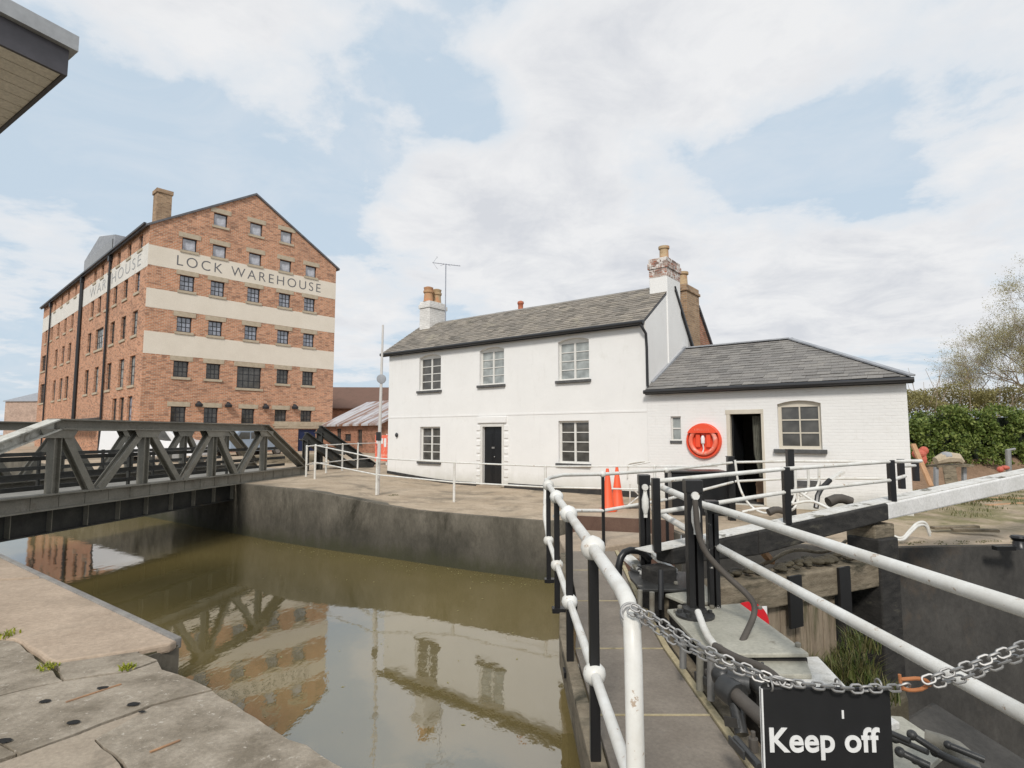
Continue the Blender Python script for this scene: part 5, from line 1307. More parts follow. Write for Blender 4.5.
# hydraulic cylinder and couplings
def pt(px, py, d_): return D(px, py, d_) - MO
mb = MB(); mb.tube([pt(735, 694, 3.2), pt(765, 722, 3.0), pt(800, 752, 2.7)], .036, 14, True, 1); mb.part('hydraulic_cylinder', 'rubber', MC, smooth=True)
mb = MB(); mb.tube([pt(724, 686, 3.3), pt(738, 697, 3.2)], .07, 14); mb.tube([pt(728, 680, 3.3), pt(750, 684, 3.25)], .05, 12); mb.ball(pt(722, 676, 3.35), .06); mb.tube([pt(742, 672, 3.35), pt(764, 690, 3.2)], .04, 12); mb.tube([pt(735, 705, 3.2), pt(742, 735, 3.1)], .035, 10); mb.part('coupling', 'blackplate', MC, smooth=True)
random.seed(21)
mb = MB()
for k in range(34):
    px, py = random.uniform(690, 775), random.uniform(668, 745); px += (py - 668) * .4; dd_ = 4.0 - (py - 660) * .014
    c_ = pt(px, py, dd_); r_ = random.uniform(.014, .036)
    mb = MB()
    if k % 3 == 0: mb.beam(c_, c_ + Vector((random.uniform(-.03, .03), random.uniform(-.22, -.08), random.uniform(-.08, .12))), r_ * .5, r_ * 1.6)
    elif k % 3 == 1: mb.tube([c_, c_ + Vector((random.uniform(-.05, .12), random.uniform(-.3, -.1), random.uniform(-.05, .05)))], r_ * .6, 8)
    else: mb.lathe(c_, [(r_, -.03), (r_, .03), (r_ * .5, .03), (r_ * .5, .06), (.001, .06)], 8)
    mb.part('fitting', ('blackplate', 'steel', 'blackplate', 'rubber')[k % 4], MC, bevel=.003)
mb = MB()
for px, py in ((870, 724), (895, 738), (912, 735), (900, 752), (935, 752), (915, 760), (948, 745)):
    c_ = pt(px, py, 2.75); mb.tube([c_, c_ + Vector((random.uniform(.02, .12), random.uniform(-.16, -.05), random.uniform(-.05, .01)))], random.uniform(.010, .018), 10); mb.ball(c_, random.uniform(.018, .026))
mb.part('hose_couplings', 'blackplate', MC, smooth=True)
mb = MB(); mb.tube([pt(925, 738, 3.0), pt(945, 744, 2.95), pt(962, 752, 2.85), pt(972, 768, 2.7), pt(974, 790, 2.6)], .04, 12, True, 1); mb.part('hose', M['steel'], MC, smooth=True)
# base flanges and bolts
for px, py, z_ in ((645, 571, .42), (695, 616, .37)):
    mb = MB(); c_ = G(px, py, z_) - MO; mb.lathe(c_, [(.15, 0), (.15, .02), (.09, .03), (.09, .06), (.05, .07)], 20)
    for k in range(6): mb.lathe(c_ + Vector((.12 * math.cos(k), .12 * math.sin(k), .02)), [(.018, 0), (.018, .025), (.001, .03)], 6)
    mb.part('post_flange', 'blackplate', MC, smooth=True)
mb = MB()
for px, py in ((676, 584), (680, 608), (712, 608), (676, 612), (798, 646), (720, 648), (760, 609), (690, 575)):
    mb.lathe(G(px, py, .375 if py > 600 else .425) - MO, [(.02, 0), (.02, .018), (.012, .024)], 8)
mb.part('bolts', 'steel', MC)
# lever arm on the deck side
mb = MB(); mb.tube([pt(618, 586, 5.75), pt(619, 560, 5.75), pt(626, 550, 5.8), pt(642, 551, 5.9), pt(650, 560, 5.9)], .035, 10, True, 1); mb.part('lifting_bar', 'blackm', MC, smooth=True)
mb = MB(); mb.beam(pt(626, 556, 6.2), pt(650, 577, 5.8), .12, .04); mb.beam(pt(650, 553, 6.3), pt(676, 572, 5.9), .05, .05); mb.part('lever', 'beamtop', MC, bevel=.005)
mb = MB(); mb.tube([pt(661, 570, 5.3), pt(661, 610, 5.2)], .025, 8); mb.part('rod', 'blackm', MC, smooth=True)

# gear posts with white handles
def gearpost(px, ty, by, z_, wd, label, handle=True, mat='blackm'):
    b = G(px, by, z_); tz = D(px, ty, b.y).z
    t = thing('paddle_post', label, 'post', b, R(-3), 'black posts of the paddle gear')
    mb = MB(); mb.beam((-wd * .28, 0, 0), (-wd * .28, 0, tz - z_), wd * .42, wd * .9, (0, 1, 0)); mb.beam((wd * .28, 0, 0), (wd * .28, 0, tz - z_), wd * .42, wd * .9, (0, 1, 0)); mb.beam((0, wd * .3, 0), (0, wd * .3, tz - z_ - .01), wd * .3, .03, (0, 1, 0))
    mb.part('upright', mat, t, bevel=.005)
    mb = MB(); mb.beam((0, 0, tz - z_ - .10), (0, 0, tz - z_ + .006), wd * 1.12, wd * 1.1, (0, 1, 0)); mb.part('cap', 'blackm', t, bevel=.008)
    if handle:
        mb = MB(); H = tz - z_; mb.beam((0, -wd * .6, H - .42), (0, -wd * .6, H - .14), .035, .02, (0, 1, 0)); mb.lathe((0, -wd * .6, H - .28), [(.02, -.1), (.035, -.04), (.035, .04), (.02, .1)], 10); mb.lathe((0, -wd * .62, H - .12), [(.03, -.02), (.035, 0), (.03, .02)], 12, Matrix.Rotation(R(90), 4, 'X')); mb.part('handle', M['whitem'], t, smooth=True)
    return t
gearpost(645.5, 475, 571, .42, .105, 'square black gear post with white handle, farther of the two big ones')
gearpost(696, 480, 615, .37, .12, 'thick black gear post with white handle, nearest and tallest on the machinery')
gearpost(714.5, 501, 608, .36, .09, 'shorter black post with flaking white paint, just right of the nearest gear post', False, 'blackchip')

# right-hand rails
rp0, rp1 = G(655, 486.5, 1.29), G(700, 503, 1.2)
rA = [Vector((1.46, 6.1, 1.29)), Vector((1.62, 5.12, 1.2)), Vector((1.70, 4.0, 1.2)), Vector((1.765, 2.06, 1.2)), Vector((1.79, 1.2, 1.2))]
rB = [Vector((1.47, 6.1, 1.02)), Vector((1.72, 5.25, .86)), Vector((1.745, 4.0, .845)), Vector((1.76, 2.05, .84)), Vector((1.78, 1.2, .84))]
railing('handrail', 'pair of thick white rails running from the gear posts to the right edge', [(Vector((1.79, 1.3, .1)), Vector((1.79, 1.3, 1.2)))], [rA, rB], .03, .031, kn=.05)

# hoses on the machinery
def hose(name, pts, r, mat, label, sm=2): 
    P0_ = Vector(pts[0]); mb = MB(); mb.tube([Vector(p) - P0_ for p in pts], r, 10, True, sm); o = mb.part(name, mat, smooth=True); o.location = P0_; return tag(o, label, 'hose')
hose('hose', [D(695, 500, 4.55), D(699, 545, 4.55), D(722, 572, 4.5), D(752, 598, 4.4), D(756, 612, 4.35), D(745, 636, 4.2), D(735, 655, 4.1)], .022, 'rubber', 'brown black rubber hose looping from the nearest gear post to the plate')
hose('hose', [D(698, 612, 4.4), D(706, 634, 4.1), D(715, 646, 3.9)], .025, 'whitem', 'short white painted pipe at the foot of the nearest gear post', 1)
hose('hose', [D(715, 646, 3.9), D(735, 658, 3.7), D(765, 668, 3.5), D(785, 686, 3.3)], .025, 'rubber', 'black hose lying across the lower cover plate')

# ivory pipes and clutter around the doorway
def loopy(pts, r, mat, label, name='hose'): return hose(name, pts, r, mat, label, 2)
loopy([D(735, 460, 11.6), D(738, 485, 11.6), D(748, 505, 11.4), D(765, 515, 11.2), D(785, 510, 11)], .022, 'whitem', 'white pipe hanging in a loop from the post before the doorway', 'pipe')
loopy([D(742, 512, 11.3), D(765, 507, 11.3), D(790, 514, 11), D(800, 500, 11), D(795, 488, 11.2)], .025, 'whitem', 'white hose lying on the quay before the annex doorway')
gates = thing('pipe_stand', 'small stand of bent white pipes below the annex window', 'pipe stand', (5.4, 11.3, 0)); go = Vector((5.4, 11.3, 0))
for pts in ([D(795, 466, 11), D(796, 498, 11), D(788, 508, 11)], [D(808, 469, 11.2), D(809, 492, 11.2), D(800, 496, 11.2)], [D(819, 468, 11.4), D(819, 488, 11.4), D(806, 491, 11.3), D(792, 494, 11)], [D(800, 492, 11), D(814, 502, 10.8), D(828, 508, 10.6)], [D(792, 504, 10.8), D(812, 500, 10.8), D(830, 509, 10.5)]):
    mb = MB(); mb.tube([p - go for p in pts], .024, 10, True, 2); mb.part('pipe', 'whitem', gates, smooth=True)
an_ = thing('boat_anchor', 'black and white iron fluke resting against the wall below the annex window', 'anchor', (6.2, 11.8, 0)); ao = Vector((6.2, 11.8, 0))
mb = MB(); mb.tube([D(816, 508, 11.4) - ao, D(818, 492, 11.5) - ao, D(830, 480, 11.6) - ao], .05, 8, True, 1); mb.part('arm', 'blackm', an_, smooth=True)
mb = MB(); mb.beam(D(830, 480, 11.6) - ao, D(843, 472, 11.7) - ao, .1, .05); mb.part('tip', 'whitem', an_)
for k, px in enumerate((803, 815)):
    mb = MB(); p = D(px, 484, 12.0); mb.box(-.12, .12, 0, .05, -.08, .08); mb.box(-.10, .10, -.01, 0, -.02, .02); o = mb.part('wall_vent', 'sill'); o.location = cpt(cf_(px, 484)[0], -.05, cf_(px, 484)[1]); o.rotation_euler.z = crot
    tag(o, ('left of two dark wall vents under the annex window', 'right of two dark wall vents under the annex window')[k], 'vent', 'dark vents under the annex window')
mb = MB(); c_ = D(776, 515, 7.4); 
for k, (px, py, d_) in enumerate(((777, 513, 11.0), (840, 503, 8.0))):
    mb = MB(); mb.tube([(-.16, 0, .06), (0, .02, .12), (.16, .0, .07)], [.07, .1, .06], 10, True, 1); o = mb.part('tarp_bundle', 'rubber', smooth=True); o.location = D(px, py, d_) - Vector((0, 0, .05)); tag(o, ('small black bundle on the quay before the doorway', 'small black bundle lying on top of the balance beam')[k], 'bundle')

# cables by the beam pedestal
for k in range(2):
    o_ = k * .09; hose('cable', [D(876, 523 + k * 3, 9.9 - o_), D(888, 533 + k * 3, 9.8 - o_), D(902, 540 + k * 2, 9.7 - o_), D(910, 530 + k * 3, 9.75 - o_), D(918, 522 + k * 3, 9.9 - o_), D(926, 522 + k * 3, 9.95), D(930, 533 + k * 3, 9.95)], .022, 'whitem', ('upper of the two grey cables sagging over the lock side', 'lower of the two grey cables sagging over the lock side')[k])
# bent pipe over gate
hose('pipe', [D(742, 571, 6.7), D(770, 562, 6.8), D(785, 552, 6.9), D(800, 549, 7.1), D(820, 553, 7.4), D(835, 549, 7.6), D(846, 541, 7.8)], .022, 'oldwood', 'rusty bent pipe running over the far gate timbers')

# red disc sign on the gate
rd = thing('warning_disc', 'white board with a partly hidden red disc behind the brown hose', 'sign', D(758, 616, 5.35), R(8))
mb = MB(); mb.box(-.20, .09, .0, .012, -.36, .08); mb.part('board', 'signwhite', rd)
mb = MB(); mb.lathe((-.10, -.006, -.07), [(.20, -.004), (.20, .004), (.001, .004)], 28, Matrix.Rotation(R(90), 4, 'X')); mb.part('disc', 'red', rd)

# ------------------------------------------------------------------ chain and sign
def chain_pts(a, b, sag, n_, off=Vector((0, 0, 0))):
    a, b = Vector(a), Vector(b); out = []
    for i in range(n_ + 1):
        t = i / n_; p = a.lerp(b, t); p.z -= sag * 4 * t * (1 - t); out.append(p + off)
    return out
def link_chain(mb, pts, lw=.0036, ll=.0175, wd=.0112, start=0, stop=None):
    # resample to even pitch
    L = [0]
    for a, b in zip(pts, pts[1:]): L.append(L[-1] + (b - a).length)
    pitch = ll * 2 - lw * 2.2; s_ = 0; k = 0; tot = L[-1]
    while s_ < tot - pitch:
        def at(s):
            for i in range(len(L) - 1):
                if L[i + 1] >= s: return pts[i].lerp(pts[i + 1], (s - L[i]) / (L[i + 1] - L[i]))
            return pts[-1]
        a, b = at(s_), at(s_ + pitch); c_ = (a + b) / 2; d_ = (b - a).normalized()
        up = Vector((0, 0, 1)); sd_ = d_.cross(up).normalized(); u2 = sd_.cross(d_)
        ang = (R(45) if k % 2 else R(-45)) + random.uniform(-.25, .25)
        e1 = sd_ * math.cos(ang) + u2 * math.sin(ang); e2 = d_.cross(e1)
        n1, k1 = 14, 6; vs = []; fs = []
        for i in range(n1):
            th = 2 * PI * i / n1; cx, cy = math.cos(th), math.sin(th)
            X_ = (ll - wd) * (1 if cx > .01 else -1 if cx < -.01 else 0) + wd * cx; Y_ = wd * cy
            rad = Vector((cx, cy))
            for j in range(k1):
                ph = 2 * PI * j / k1
                vs.append(c_ + d_ * (X_ + lw * math.cos(ph) * rad.x) + e1 * (Y_ + lw * math.cos(ph) * rad.y) + e2 * (lw * math.sin(ph)))
                fs.append((i * k1 + j, ((i + 1) % n1) * k1 + j, ((i + 1) % n1) * k1 + (j + 1) % k1, i * k1 + (j + 1) % k1))
        mb.add(vs, fs); s_ += pitch; k += 1
cpA = [D(629, 610, 2.06), D(650, 625, 2.0), D(680, 645, 1.92), D(720, 664, 1.84), D(760, 678, 1.78), D(800, 684, 1.75), D(850, 689, 1.74), D(900, 688, 1.74), D(912, 684, 1.73)]
cpB = [D(632, 606, 2.03), D(655, 618, 1.98), D(690, 641, 1.9), D(730, 661, 1.82), D(770, 678, 1.77), D(795, 686, 1.75)]
cpC = [D(924, 681, 1.72), D(950, 672, 1.71), D(985, 660, 1.70), D(1024, 645, 1.69), D(1070, 622, 1.68), Vector((1.78, 1.62, 1.19))]
cpD = [D(934, 684, 1.73), D(965, 678, 1.72), D(1000, 664, 1.71), D(1040, 650, 1.70), D(1080, 630, 1.68), Vector((1.78, 1.6, 1.17))]
chn = thing('chain', 'galvanised steel chain slung between the white rails, with a rusty shackle', 'chain', D(629, 610, 2.06)); ch0 = D(629, 610, 2.06)
random.seed(5)
for pts in (cpA, cpB, cpC, cpD):
    mb = MB(); link_chain(mb, [p - ch0 for p in pts]); mb.part('chain_length', 'galv', chn, smooth=True)
mb = MB()
for k in range(3): mb.torus(Vector((X0 - .006, 2.1, T - .030 - k * .010)) - ch0, .037, .0055, Matrix.Rotation(R(50 + k * 14), 4, 'X'), 20, 6)
mb.part('wrapped_links', 'galv', chn, smooth=True)
mb = MB(); a_, b_ = D(898, 686, 1.735) - ch0, D(930, 683, 1.725) - ch0
c_ = (a_ + b_) / 2; mb.tube([c_ + Vector((-.038, 0, .014)), c_ + Vector((.02, 0, .018)), c_ + Vector((.042, 0, .008)), c_ + Vector((.044, 0, -.004))], .0055, 8, True, 1); mb.tube([c_ + Vector((.044, .0, .010)), c_ + Vector((.03, 0, -.012)), c_ + Vector((-.012, 0, -.017)), c_ + Vector((-.034, 0, -.010))], .0055, 8, True, 1); mb.tube([c_ + Vector((-.038, 0, .004)), c_ + Vector((-.04, 0, .028))], .0045, 8); mb.part('shackle', 'rust', chn, smooth=True)
s0 = D(761, 686, 1.76); s1_ = D(890.5, 694, 1.76)
sg = thing('hanging_sign', 'black sign board with white words Keep off hanging from the chain', 'sign', ((s0.x + s1_.x) / 2, 1.76, 1.06), R(0))
wS = (s1_.x - s0.x) / 2; tz_ = D(825, 688, 1.76).z - 1.06
mb = MB(); mb.box(-wS, wS, 0, .012, tz_ - .36, tz_); mb.part('board', 'signblack', sg, bevel=.004)
me = textmesh('Keep off', .1, 'signwhite', .0012, .0022, 1.02); xs = [v.co.x for v in me.vertices]; ys = [v.co.y for v in me.vertices]
tl, trr = D(770, 750, 1.757), D(880.5, 750, 1.757); zb_ = D(820, 751.6, 1.757).z; zt_ = D(880, 727.5, 1.757).z
k_ = (trr.x - tl.x) / (max(xs) - min(xs)); kk = [v.co.y for v in me.vertices if v.co.y > -.001]
o = inst('lettering', me, sg, (tl.x - sg.location.x - min(xs) * k_, -.0025, zb_ - 1.06)); o.rotation_euler = (R(90), 0, 0); o.scale = (k_, (zt_ - zb_) / max(ys), 1)
mb = MB(); mb.box(-wS + .0, -wS + .004, -.002, .014, tz_ - .36, tz_ - .002); mb.part('edge_strip', 'signwhite', sg)
mb = MB(); mb.box(.043, .049, -.0018, .001, tz_ - .085, tz_ - .062); mb.part('scuff', 'signwhite', sg)
for sx in (-wS + .03, .04, wS - .03):
    mb = MB(); mb.torus((sx, .006, tz_ + .006), .016, .003, Matrix.Rotation(R(90), 4, 'Y'), 14, 6); mb.part('hanging_ring', 'galv', sg, smooth=True)

# ------------------------------------------------------------------ vegetation at the right
def leafcloud(mb, n_, fn, s0, s1):
    for _ in range(n_):
        c_ = fn()
        if c_ is None: continue
        s_ = random.uniform(s0, s1); a = Vector((random.gauss(0, 1), random.gauss(0, 1), random.gauss(0, 1))).normalized(); b = a.orthogonal().normalized()
        b = (Matrix.Rotation(random.uniform(0, 6.28), 3, a) @ b); c2_ = a.cross(b)
        mb.add([c_ - b * s_, c_ + c2_ * s_ * .6, c_ + b * s_, c_ - c2_ * s_ * .6], [(0, 1, 2, 3)])
random.seed(11)
hx0, hx1 = 11.6, 34.0
def topz_h(x, y): return 2.5 + .3 * max(0, noise.noise(Vector((x * 4, 3, 6)))) + .6 * noise.noise(Vector((x * .5, y * .3, 1))) + .25 * noise.noise(Vector((x * 1.7, y, 5)))
def hedge_pt():
    x = random.uniform(hx0, hx1); t = random.random() ** .8; top_ = topz_h(x, 0)
    z = .75 + (top_ - .75) * t; y = 18.6 + .18 * (x - 12) + .5 * noise.noise(Vector((x * .9, z * 1.2, 2))) + .25 * noise.noise(Vector((x * 3, z * 3, 7))) + .9 * max(0, t - .75) * random.random() * 4 + random.uniform(0, .25)
    if noise.noise(Vector((x * 2.2, z * 2.6, 9))) > .25: return None
    return Vector((x, y, z + .1 * random.random()))
mb = MB(); leafcloud(mb, 70000, hedge_pt, .03, .07); hedge = tag(mb.part('ivy_hedge', 'ivy'), 'dense dark green ivy hedge beyond the right end of the annex', 'hedge')
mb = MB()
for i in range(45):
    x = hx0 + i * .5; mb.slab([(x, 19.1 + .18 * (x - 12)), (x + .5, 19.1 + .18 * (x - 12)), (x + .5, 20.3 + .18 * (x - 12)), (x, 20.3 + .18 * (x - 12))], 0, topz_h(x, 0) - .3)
mb.part('shade_core', plain('hedge_core', (.012, .018, .008), .95), hedge)  # solid near-black mass painted as the shade inside the leaves
# brown bank
mb = MB(); vs = []; fs = []
for i in range(50):
    x = 11 + i * .5; yb = 17.9 + .18 * (x - 12)
    for j in range(6):
        vs.append((x, yb + j * .35 + .1 * noise.noise(Vector((x, j, 0))), .08 + .95 * ss(j / 3.5) * (1 + .2 * noise.noise(Vector((x * .8, j * .7, 3))))))
for i in range(49):
    for j in range(5): fs.append((i * 6 + j, (i + 1) * 6 + j, (i + 1) * 6 + j + 1, i * 6 + j + 1))
mb.add(vs, fs); kind(mb.part('earth_bank', 'earth', smooth=True))
def scrub_pt():
    x = random.uniform(13, 44); t = random.random() ** .6; tp = 3.95 + .6 * noise.noise(Vector((x * .35, 0, 2))) + .5 * noise.noise(Vector((x * 1.2, 0, 8)))
    z = 1.8 + (tp - 1.8) * t
    if noise.noise(Vector((x * 1.2, z * 1.4, 4))) > .42: return None
    return Vector((x, 26 + 2.2 * noise.noise(Vector((x * .6, z, 0))) + random.uniform(0, 1.5), z))
mb = MB(); leafcloud(mb, 90000, scrub_pt, .025, .06); sc_ = tag(mb.part('scrub', 'scrub'), 'olive brown hawthorn scrub rising behind the ivy hedge', 'shrubs')
mb = MB()
for i in range(200):
    x = random.uniform(13, 44); p = Vector((x, 27 + random.uniform(-1, 1), .2)); d_ = Vector((random.uniform(-.4, .4), random.uniform(-.3, .3), 1)); mb.tube([p, p + d_ * 2, p + d_ * random.uniform(3.4, 4.8) + Vector((random.uniform(-.4, .4), 0, 0))], [.04, .025, .008], 4, False)
mb.part('stems', 'bark', sc_)
def tree(name, label, base, h, lean, seed, spread=.5, levels=6, budn=5):
    random.seed(seed); tr = MB(); bud = MB(); crown = MB()
    t = thing(name, label, 'tree', base)
    def grow(p, d, L, r, lv):
        n_ = 4; pts = [p]; q = p.copy(); dd_ = d.copy()
        for i in range(n_):
            dd_ = (dd_ + Vector((random.uniform(-1, 1), random.uniform(-1, 1), random.uniform(-.5, .8))) * .17).normalized(); q = q + dd_ * L / n_; pts.append(q.copy())
        (tr if lv >= levels - 1 else crown).tube(pts, [r * (1 - .45 * i / n_) for i in range(n_ + 1)], 6 if lv > 3 else (4 if lv > 1 else 3), False)
        if lv == 0:
            for _ in range(budn):
                c_ = pts[random.randint(1, n_)] + Vector((random.gauss(0, .10), random.gauss(0, .10), random.gauss(0, .10))); s_ = random.uniform(.012, .026)
                a = Vector((random.gauss(0, 1), random.gauss(0, 1), random.gauss(0, 1))).normalized(); b = a.orthogonal().normalized(); c2_ = a.cross(b); bud.add([c_ - b * s_, c_ + c2_ * s_, c_ + b * s_, c_ - c2_ * s_], [(0, 1, 2, 3)])
            return
        k = random.choice((3, 3, 4)) if lv > 1 else random.choice((3, 4, 5))
        for i in range(k):
            st = pts[random.randint(2, n_)] if i else pts[-1]
            ax = dd_.orthogonal().normalized(); ax = Matrix.Rotation(random.uniform(0, 6.28), 3, dd_) @ ax
            nd = (Matrix.Rotation(random.uniform(.25, spread + .25), 3, ax) @ dd_); nd.z += .12; nd.normalize()
            grow(st, nd, L * random.uniform(.62, .85), r * random.uniform(.45, .62), lv - 1)
    grow(Vector((0, 0, 0)), Vector(lean).normalized(), h * .27, h * .014, levels)
    tr.part('trunk', 'bark', t, smooth=True); co_ = crown.part('crown', 'bark', t); bud.part('buds', 'buds', co_)
    return t
tree('bare_tree', 'large bare spring tree with yellowish buds at the right edge of the picture', (25.0, 27.5, .3), 11.0, (-.03, 0, 1), 4, .85, 7, 10)
tree('bare_tree', 'smaller leaning bare tree left of the large one, above the hedge', (24.8, 30.0, .3), 8.0, (-.38, 0, 1), 12, .75)
for o in bpy.data.objects:
    if o.name.startswith('bare_tree') and o.parent is None: o['group'] = 'bare trees behind the hedge'

# grass in the lock and at the lock side
random.seed(9)
def tufts(name, label, pts, h, sp, n_, mat='grass', lean=.6, wd=.008):
    mb = MB()
    for p in pts: tuft(mb, p, n_, h, sp, lean, wd)
    o = mb.part(name, mat); kind(o, 'stuff'); return tag(o, label, 'grass')
gp_ = [D(px + random.uniform(-12, 12), py + random.uniform(-8, 8), 6.3 + random.uniform(-.4, .5)) for px, py in ((790, 640), (800, 655), (815, 665), (830, 680), (845, 690), (810, 690), (830, 655), (850, 670), (860, 640), (870, 655), (795, 670), (815, 640), (840, 628), (860, 615)) for _ in range(3)]
tufts('grass_tussock', 'green grass growing on the wet ledge inside the lock chamber', [p - Vector((0, 0, .42)) for p in gp_ if D(790, 640, 6).x / 6 < p.x / p.y], .24, .14, 70, 'grass', .7, .006)
mb = MB()
mb.slab([(1.9, 5.7), (3.0, 5.8), (4.4, 6.7), (4.9, 7.6), (4.3, 7.8), (2.8, 6.7)], -3.9, -1.1); kind(mb.part('lock_sill_ledge', 'mud', bevel=.05))
mb = MB(); a_ = D(905, 700, 7.2); b_ = D(1010, 768, 6.4); mb.beam(a_ - Vector((0, 0, .4)), b_ - Vector((0, 0, .4)), .9, .7); mb.beam(b_ - Vector((0, 0, .4)), b_ + (b_ - a_) * 1.2 - Vector((0, 0, .4)), .9, .7); kind(mb.part('chamber_ledge', 'lockwall', bevel=.05))
# vertical guide and black fender at the lock wall corner
lw_ = thing('timber_fender', 'tall timber fender post at the corner of the lock wall', 'fender', (5.62, 9.2, 0))
mb = MB(); mb.beam((0, 0, -4.2), (0, 0, -.08), .16, .16, (0, 1, 0)); mb.part('post', 'oldwood', lw_, bevel=.02)
tufts('bank_grass', 'sparse weeds and grass over the rough ground right of the annex', [Vector((random.uniform(8.2, 26), random.uniform(11.8, 17.5), .1)) for _ in range(220)], .10, .22, 26, 'grass', 1.0, .006)
tufts('quay_grass', 'thin moss and grass along the lip of the lock wall', [Vector((5.9 + k * .11 + random.uniform(-.05, .05), 9.5 + k * .011 + random.uniform(0, .25), 0)) for k in range(40)], .03, .06, 14, 'grass', 1.2, .004)
tufts('quay_grass', 'small weed clump at the foot of the quay railing post', [G(390, 497, .05), G(395, 496, .05)], .06, .1, 40)

# clutter at the right of the annex
def putmesh(mb, name, mat, loc, label, cat, bevel=0, rz=0, group=None):
    o = mb.part(name, mat, bevel=bevel); o.location = loc; o.rotation_euler.z = rz; return tag(o, label, cat, group)
a_, b_ = D(913, 444, 13.3), D(931, 486, 12.9)
mb = MB(); mb.beam(a_ - b_, (0, 0, 0), .11, .045); putmesh(mb, 'leaning_plank', 'wood', b_, 'bare orange brown plank leaning at the corner of the annex', 'plank')
mb = MB(); p = D(919, 454, 13.8); mb.ball((0, 0, 0), .15, 9, .8); mb.ball((.12, 0, .08), .10, 7); mb.ball((.05, -.05, -.12), .09, 6, 1.5); putmesh(mb, 'red_bag', 'dullred', p, 'crumpled red bag hanging behind the leaning plank', 'bag')
tbl = thing('workbench', 'rough grey workbench with a stone lump on it, before the earth bank', 'workbench', D(955, 487, 15.0)); to = D(955, 487, 15.0)
mb = MB(); mb.beam(D(932, 466, 15.2) - to, D(968, 465, 15) - to, .6, .05); mb.part('top', 'oldwood', tbl)
for px in (936, 964):
    mb = MB(); mb.beam(D(px, 467, 15) - to, D(px, 490, 15) - to, .08, .08); mb.part('leg', 'leadgrey', tbl)
for px in (946, 952):
    mb = MB(); mb.beam(D(px, 467, 14.8) - to, D(px + 4, 492, 14.6) - to, .14, .05); mb.part('brace', 'oldwood', tbl)
mb = MB(); mb.tube([(-.32, 0, .05), (-.05, 0, .14), (.25, 0, .12), (.38, 0, .02)], [.1, .16, .13, .06], 9); putmesh(mb, 'stone_lump', 'stone', D(948, 463, 15), 'brown lump of stone lying on the workbench', 'stone')
mb = MB(); mb.ball((0, 0, 0), .16, 9, .7); putmesh(mb, 'bucket', 'leadgrey', D(946, 456, 15), 'upturned grey bucket balanced on the brown lump', 'bucket')
tp_ = thing('standpipe', 'grey water standpipe with a tap before the hedge at the far right', 'standpipe', D(1009, 478, 14)); to = D(1009, 478, 14)
mb = MB(); mb.tube([(0, 0, -.1), D(1008, 450, 14) - to], .06, 10); mb.tube([D(1006, 450.5, 14) - to, D(1015, 449, 14) - to], .03, 8); mb.part('pipe', 'galv', tp_, smooth=True)
mb = MB(); mb.ball((0, 0, -.04), .09, 8, .6); mb.ball((-.12, 0, -.08), .07, 8); putmesh(mb, 'cloth', 'dullred', D(1005, 466, 13.9), 'crumpled pink cloth at the foot of the standpipe', 'cloth')
for k, (px, py, L, an) in enumerate(((955, 529, .9, .1), (975, 532, .7, -.3), (1005, 506, 1.2, .3), (985, 503, .8, .0), (1012, 500, 1.1, -.2))):
    mb = MB(); mb.beam((-L / 2, 0, .03), (L / 2, 0, .04), .13, .05); putmesh(mb, 'timber_offcut', 'oldwood' if k < 2 else 'wood', G(px, py, .05) + Vector((0, 0, 0)), ['dark timber offcut lying left on the lock side concrete', 'short dark timber offcut beside another on the lock side', 'pale offcut under the tail of the balance beam, largest', 'small pale offcut left of the others under the beam tail', 'pale offcut at the right edge under the beam tail'][k], 'timber', .01, an, 'timber offcuts on the lock side')
bl = thing('bollard', 'small black mooring bollard lying on the concrete at the right edge', 'bollard', G(1020, 550, 0)); 
mb = MB(); mb.lathe((0, 0, .02), [(.13, 0), (.1, .03), (.08, .12), (.12, .17), (.1, .2), (.02, .21)], 16); mb.part('head', 'blackm', bl, smooth=True)
mb = MB(); mb.box(-.4, -.1, -.05, .05, .0, .06); mb.part('foot', 'blackm', bl)
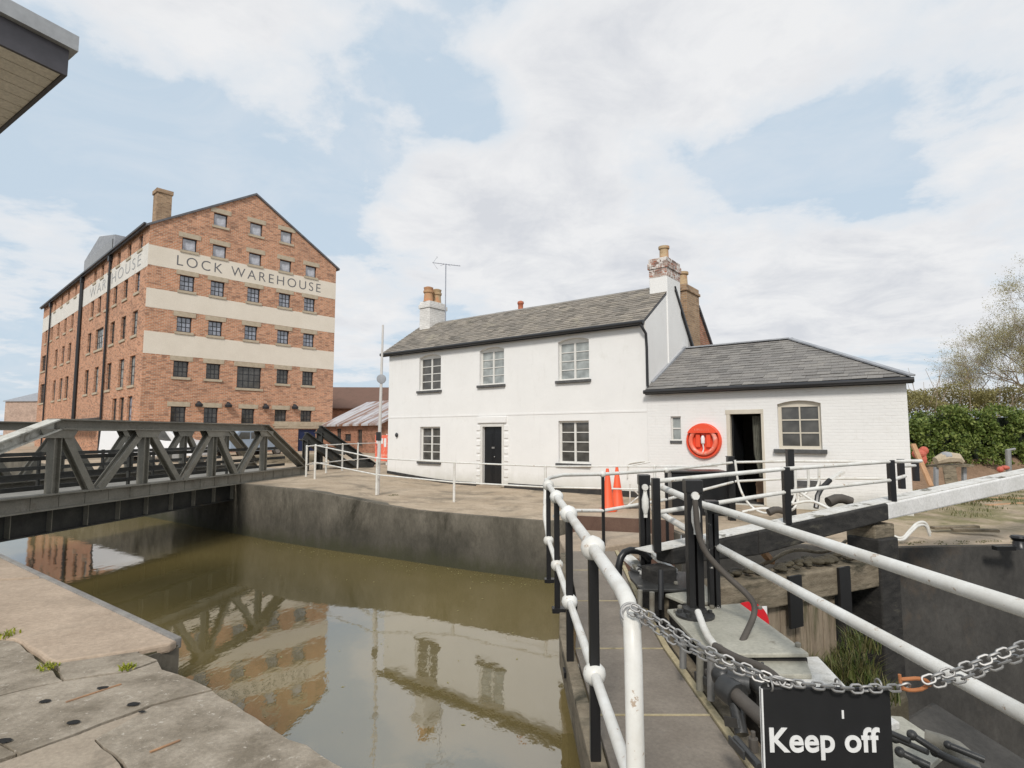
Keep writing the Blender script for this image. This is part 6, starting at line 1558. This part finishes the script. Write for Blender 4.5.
# wire trestle left of the black bin
tr_ = thing('folding_trestle', 'thin white folding trestle standing beside the traffic cones', 'trestle', G(640, 508, 0)); to = G(640, 508, 0)
mb = MB()
for a_, b_ in (((627, 506), (652, 486)), ((652, 508), (632, 488)), ((630, 484), (630, 507)), ((650, 462), (628, 466))): mb.tube([D(*a_, 14) - to, D(*b_, 14) - to], .018, 6)
mb.part('frame', 'whitem', tr_)
# thin pipe on annex/cottage wall
mb = MB(); mb.tube([(0, 0, 0), (.02, 0, .35), (.1, 0, .42), (.55, 0, .48)], .02, 8, True, 1); putmesh(mb, 'white_pipe', 'whitem', cpt(cf_(628, 470)[0], -.05, .55), 'thin white painted pipe fixed on the cottage wall right of the window', 'pipe', 0, crot)
# side extras at the beam root: dark water line posts
mb = MB(); q0 = D(757, 545, 6.6); mb.beam((0, 0, 0), D(772, 562, 6.9) - q0, .07, .06); o = mb.part('timber_strut', 'wood', bevel=.005); o.location = q0; tag(o, 'short pale timber strut under the black balance beam', 'timber')
mb = MB(); 
for k in range(40):
    t_ = 1.0 + k * .055; mb.ball(lg(t_, .34 + random.uniform(0, .03), random.uniform(-.14, .1)), random.uniform(.03, .08), 7, .5)
mb.part('debris', 'mud', gate)
random.seed(31); mb = MB()
for _ in range(260):
    i_ = random.choice((5, 6, 7, 8)); a, b = edge[i_], edge[i_ + 1]; t_ = random.random(); o_ = .08 + abs(random.gauss(0, .35)); x, y = a[0] + (b[0] - a[0]) * t_ + o_ * -.5, a[1] + (b[1] - a[1]) * t_ - o_ * .85
    if random.random() < .25: x, y = random.uniform(-5.5, .3), random.uniform(4.5, 13)
    s_ = random.uniform(.008, .03); an_g = random.uniform(0, 6.28); ca, sa = math.cos(an_g) * s_, math.sin(an_g) * s_
    mb.add([(x - ca, y - sa, WZ + .004), (x + sa * .5, y - ca * .5, WZ + .004), (x + ca, y + sa, WZ + .004), (x - sa * .5, y + ca * .5, WZ + .004)], [(0, 1, 2, 3)])
o = mb.part('floating_leaves', 'buds'); kind(o, 'stuff'); o['label'] = 'scattered dead leaves and scum floating on the brown water'; o['category'] = 'leaves'
print('objects', len(bpy.data.objects), 'verts', sum(len(o.data.vertices) for o in bpy.data.objects if o.type == 'MESH'))
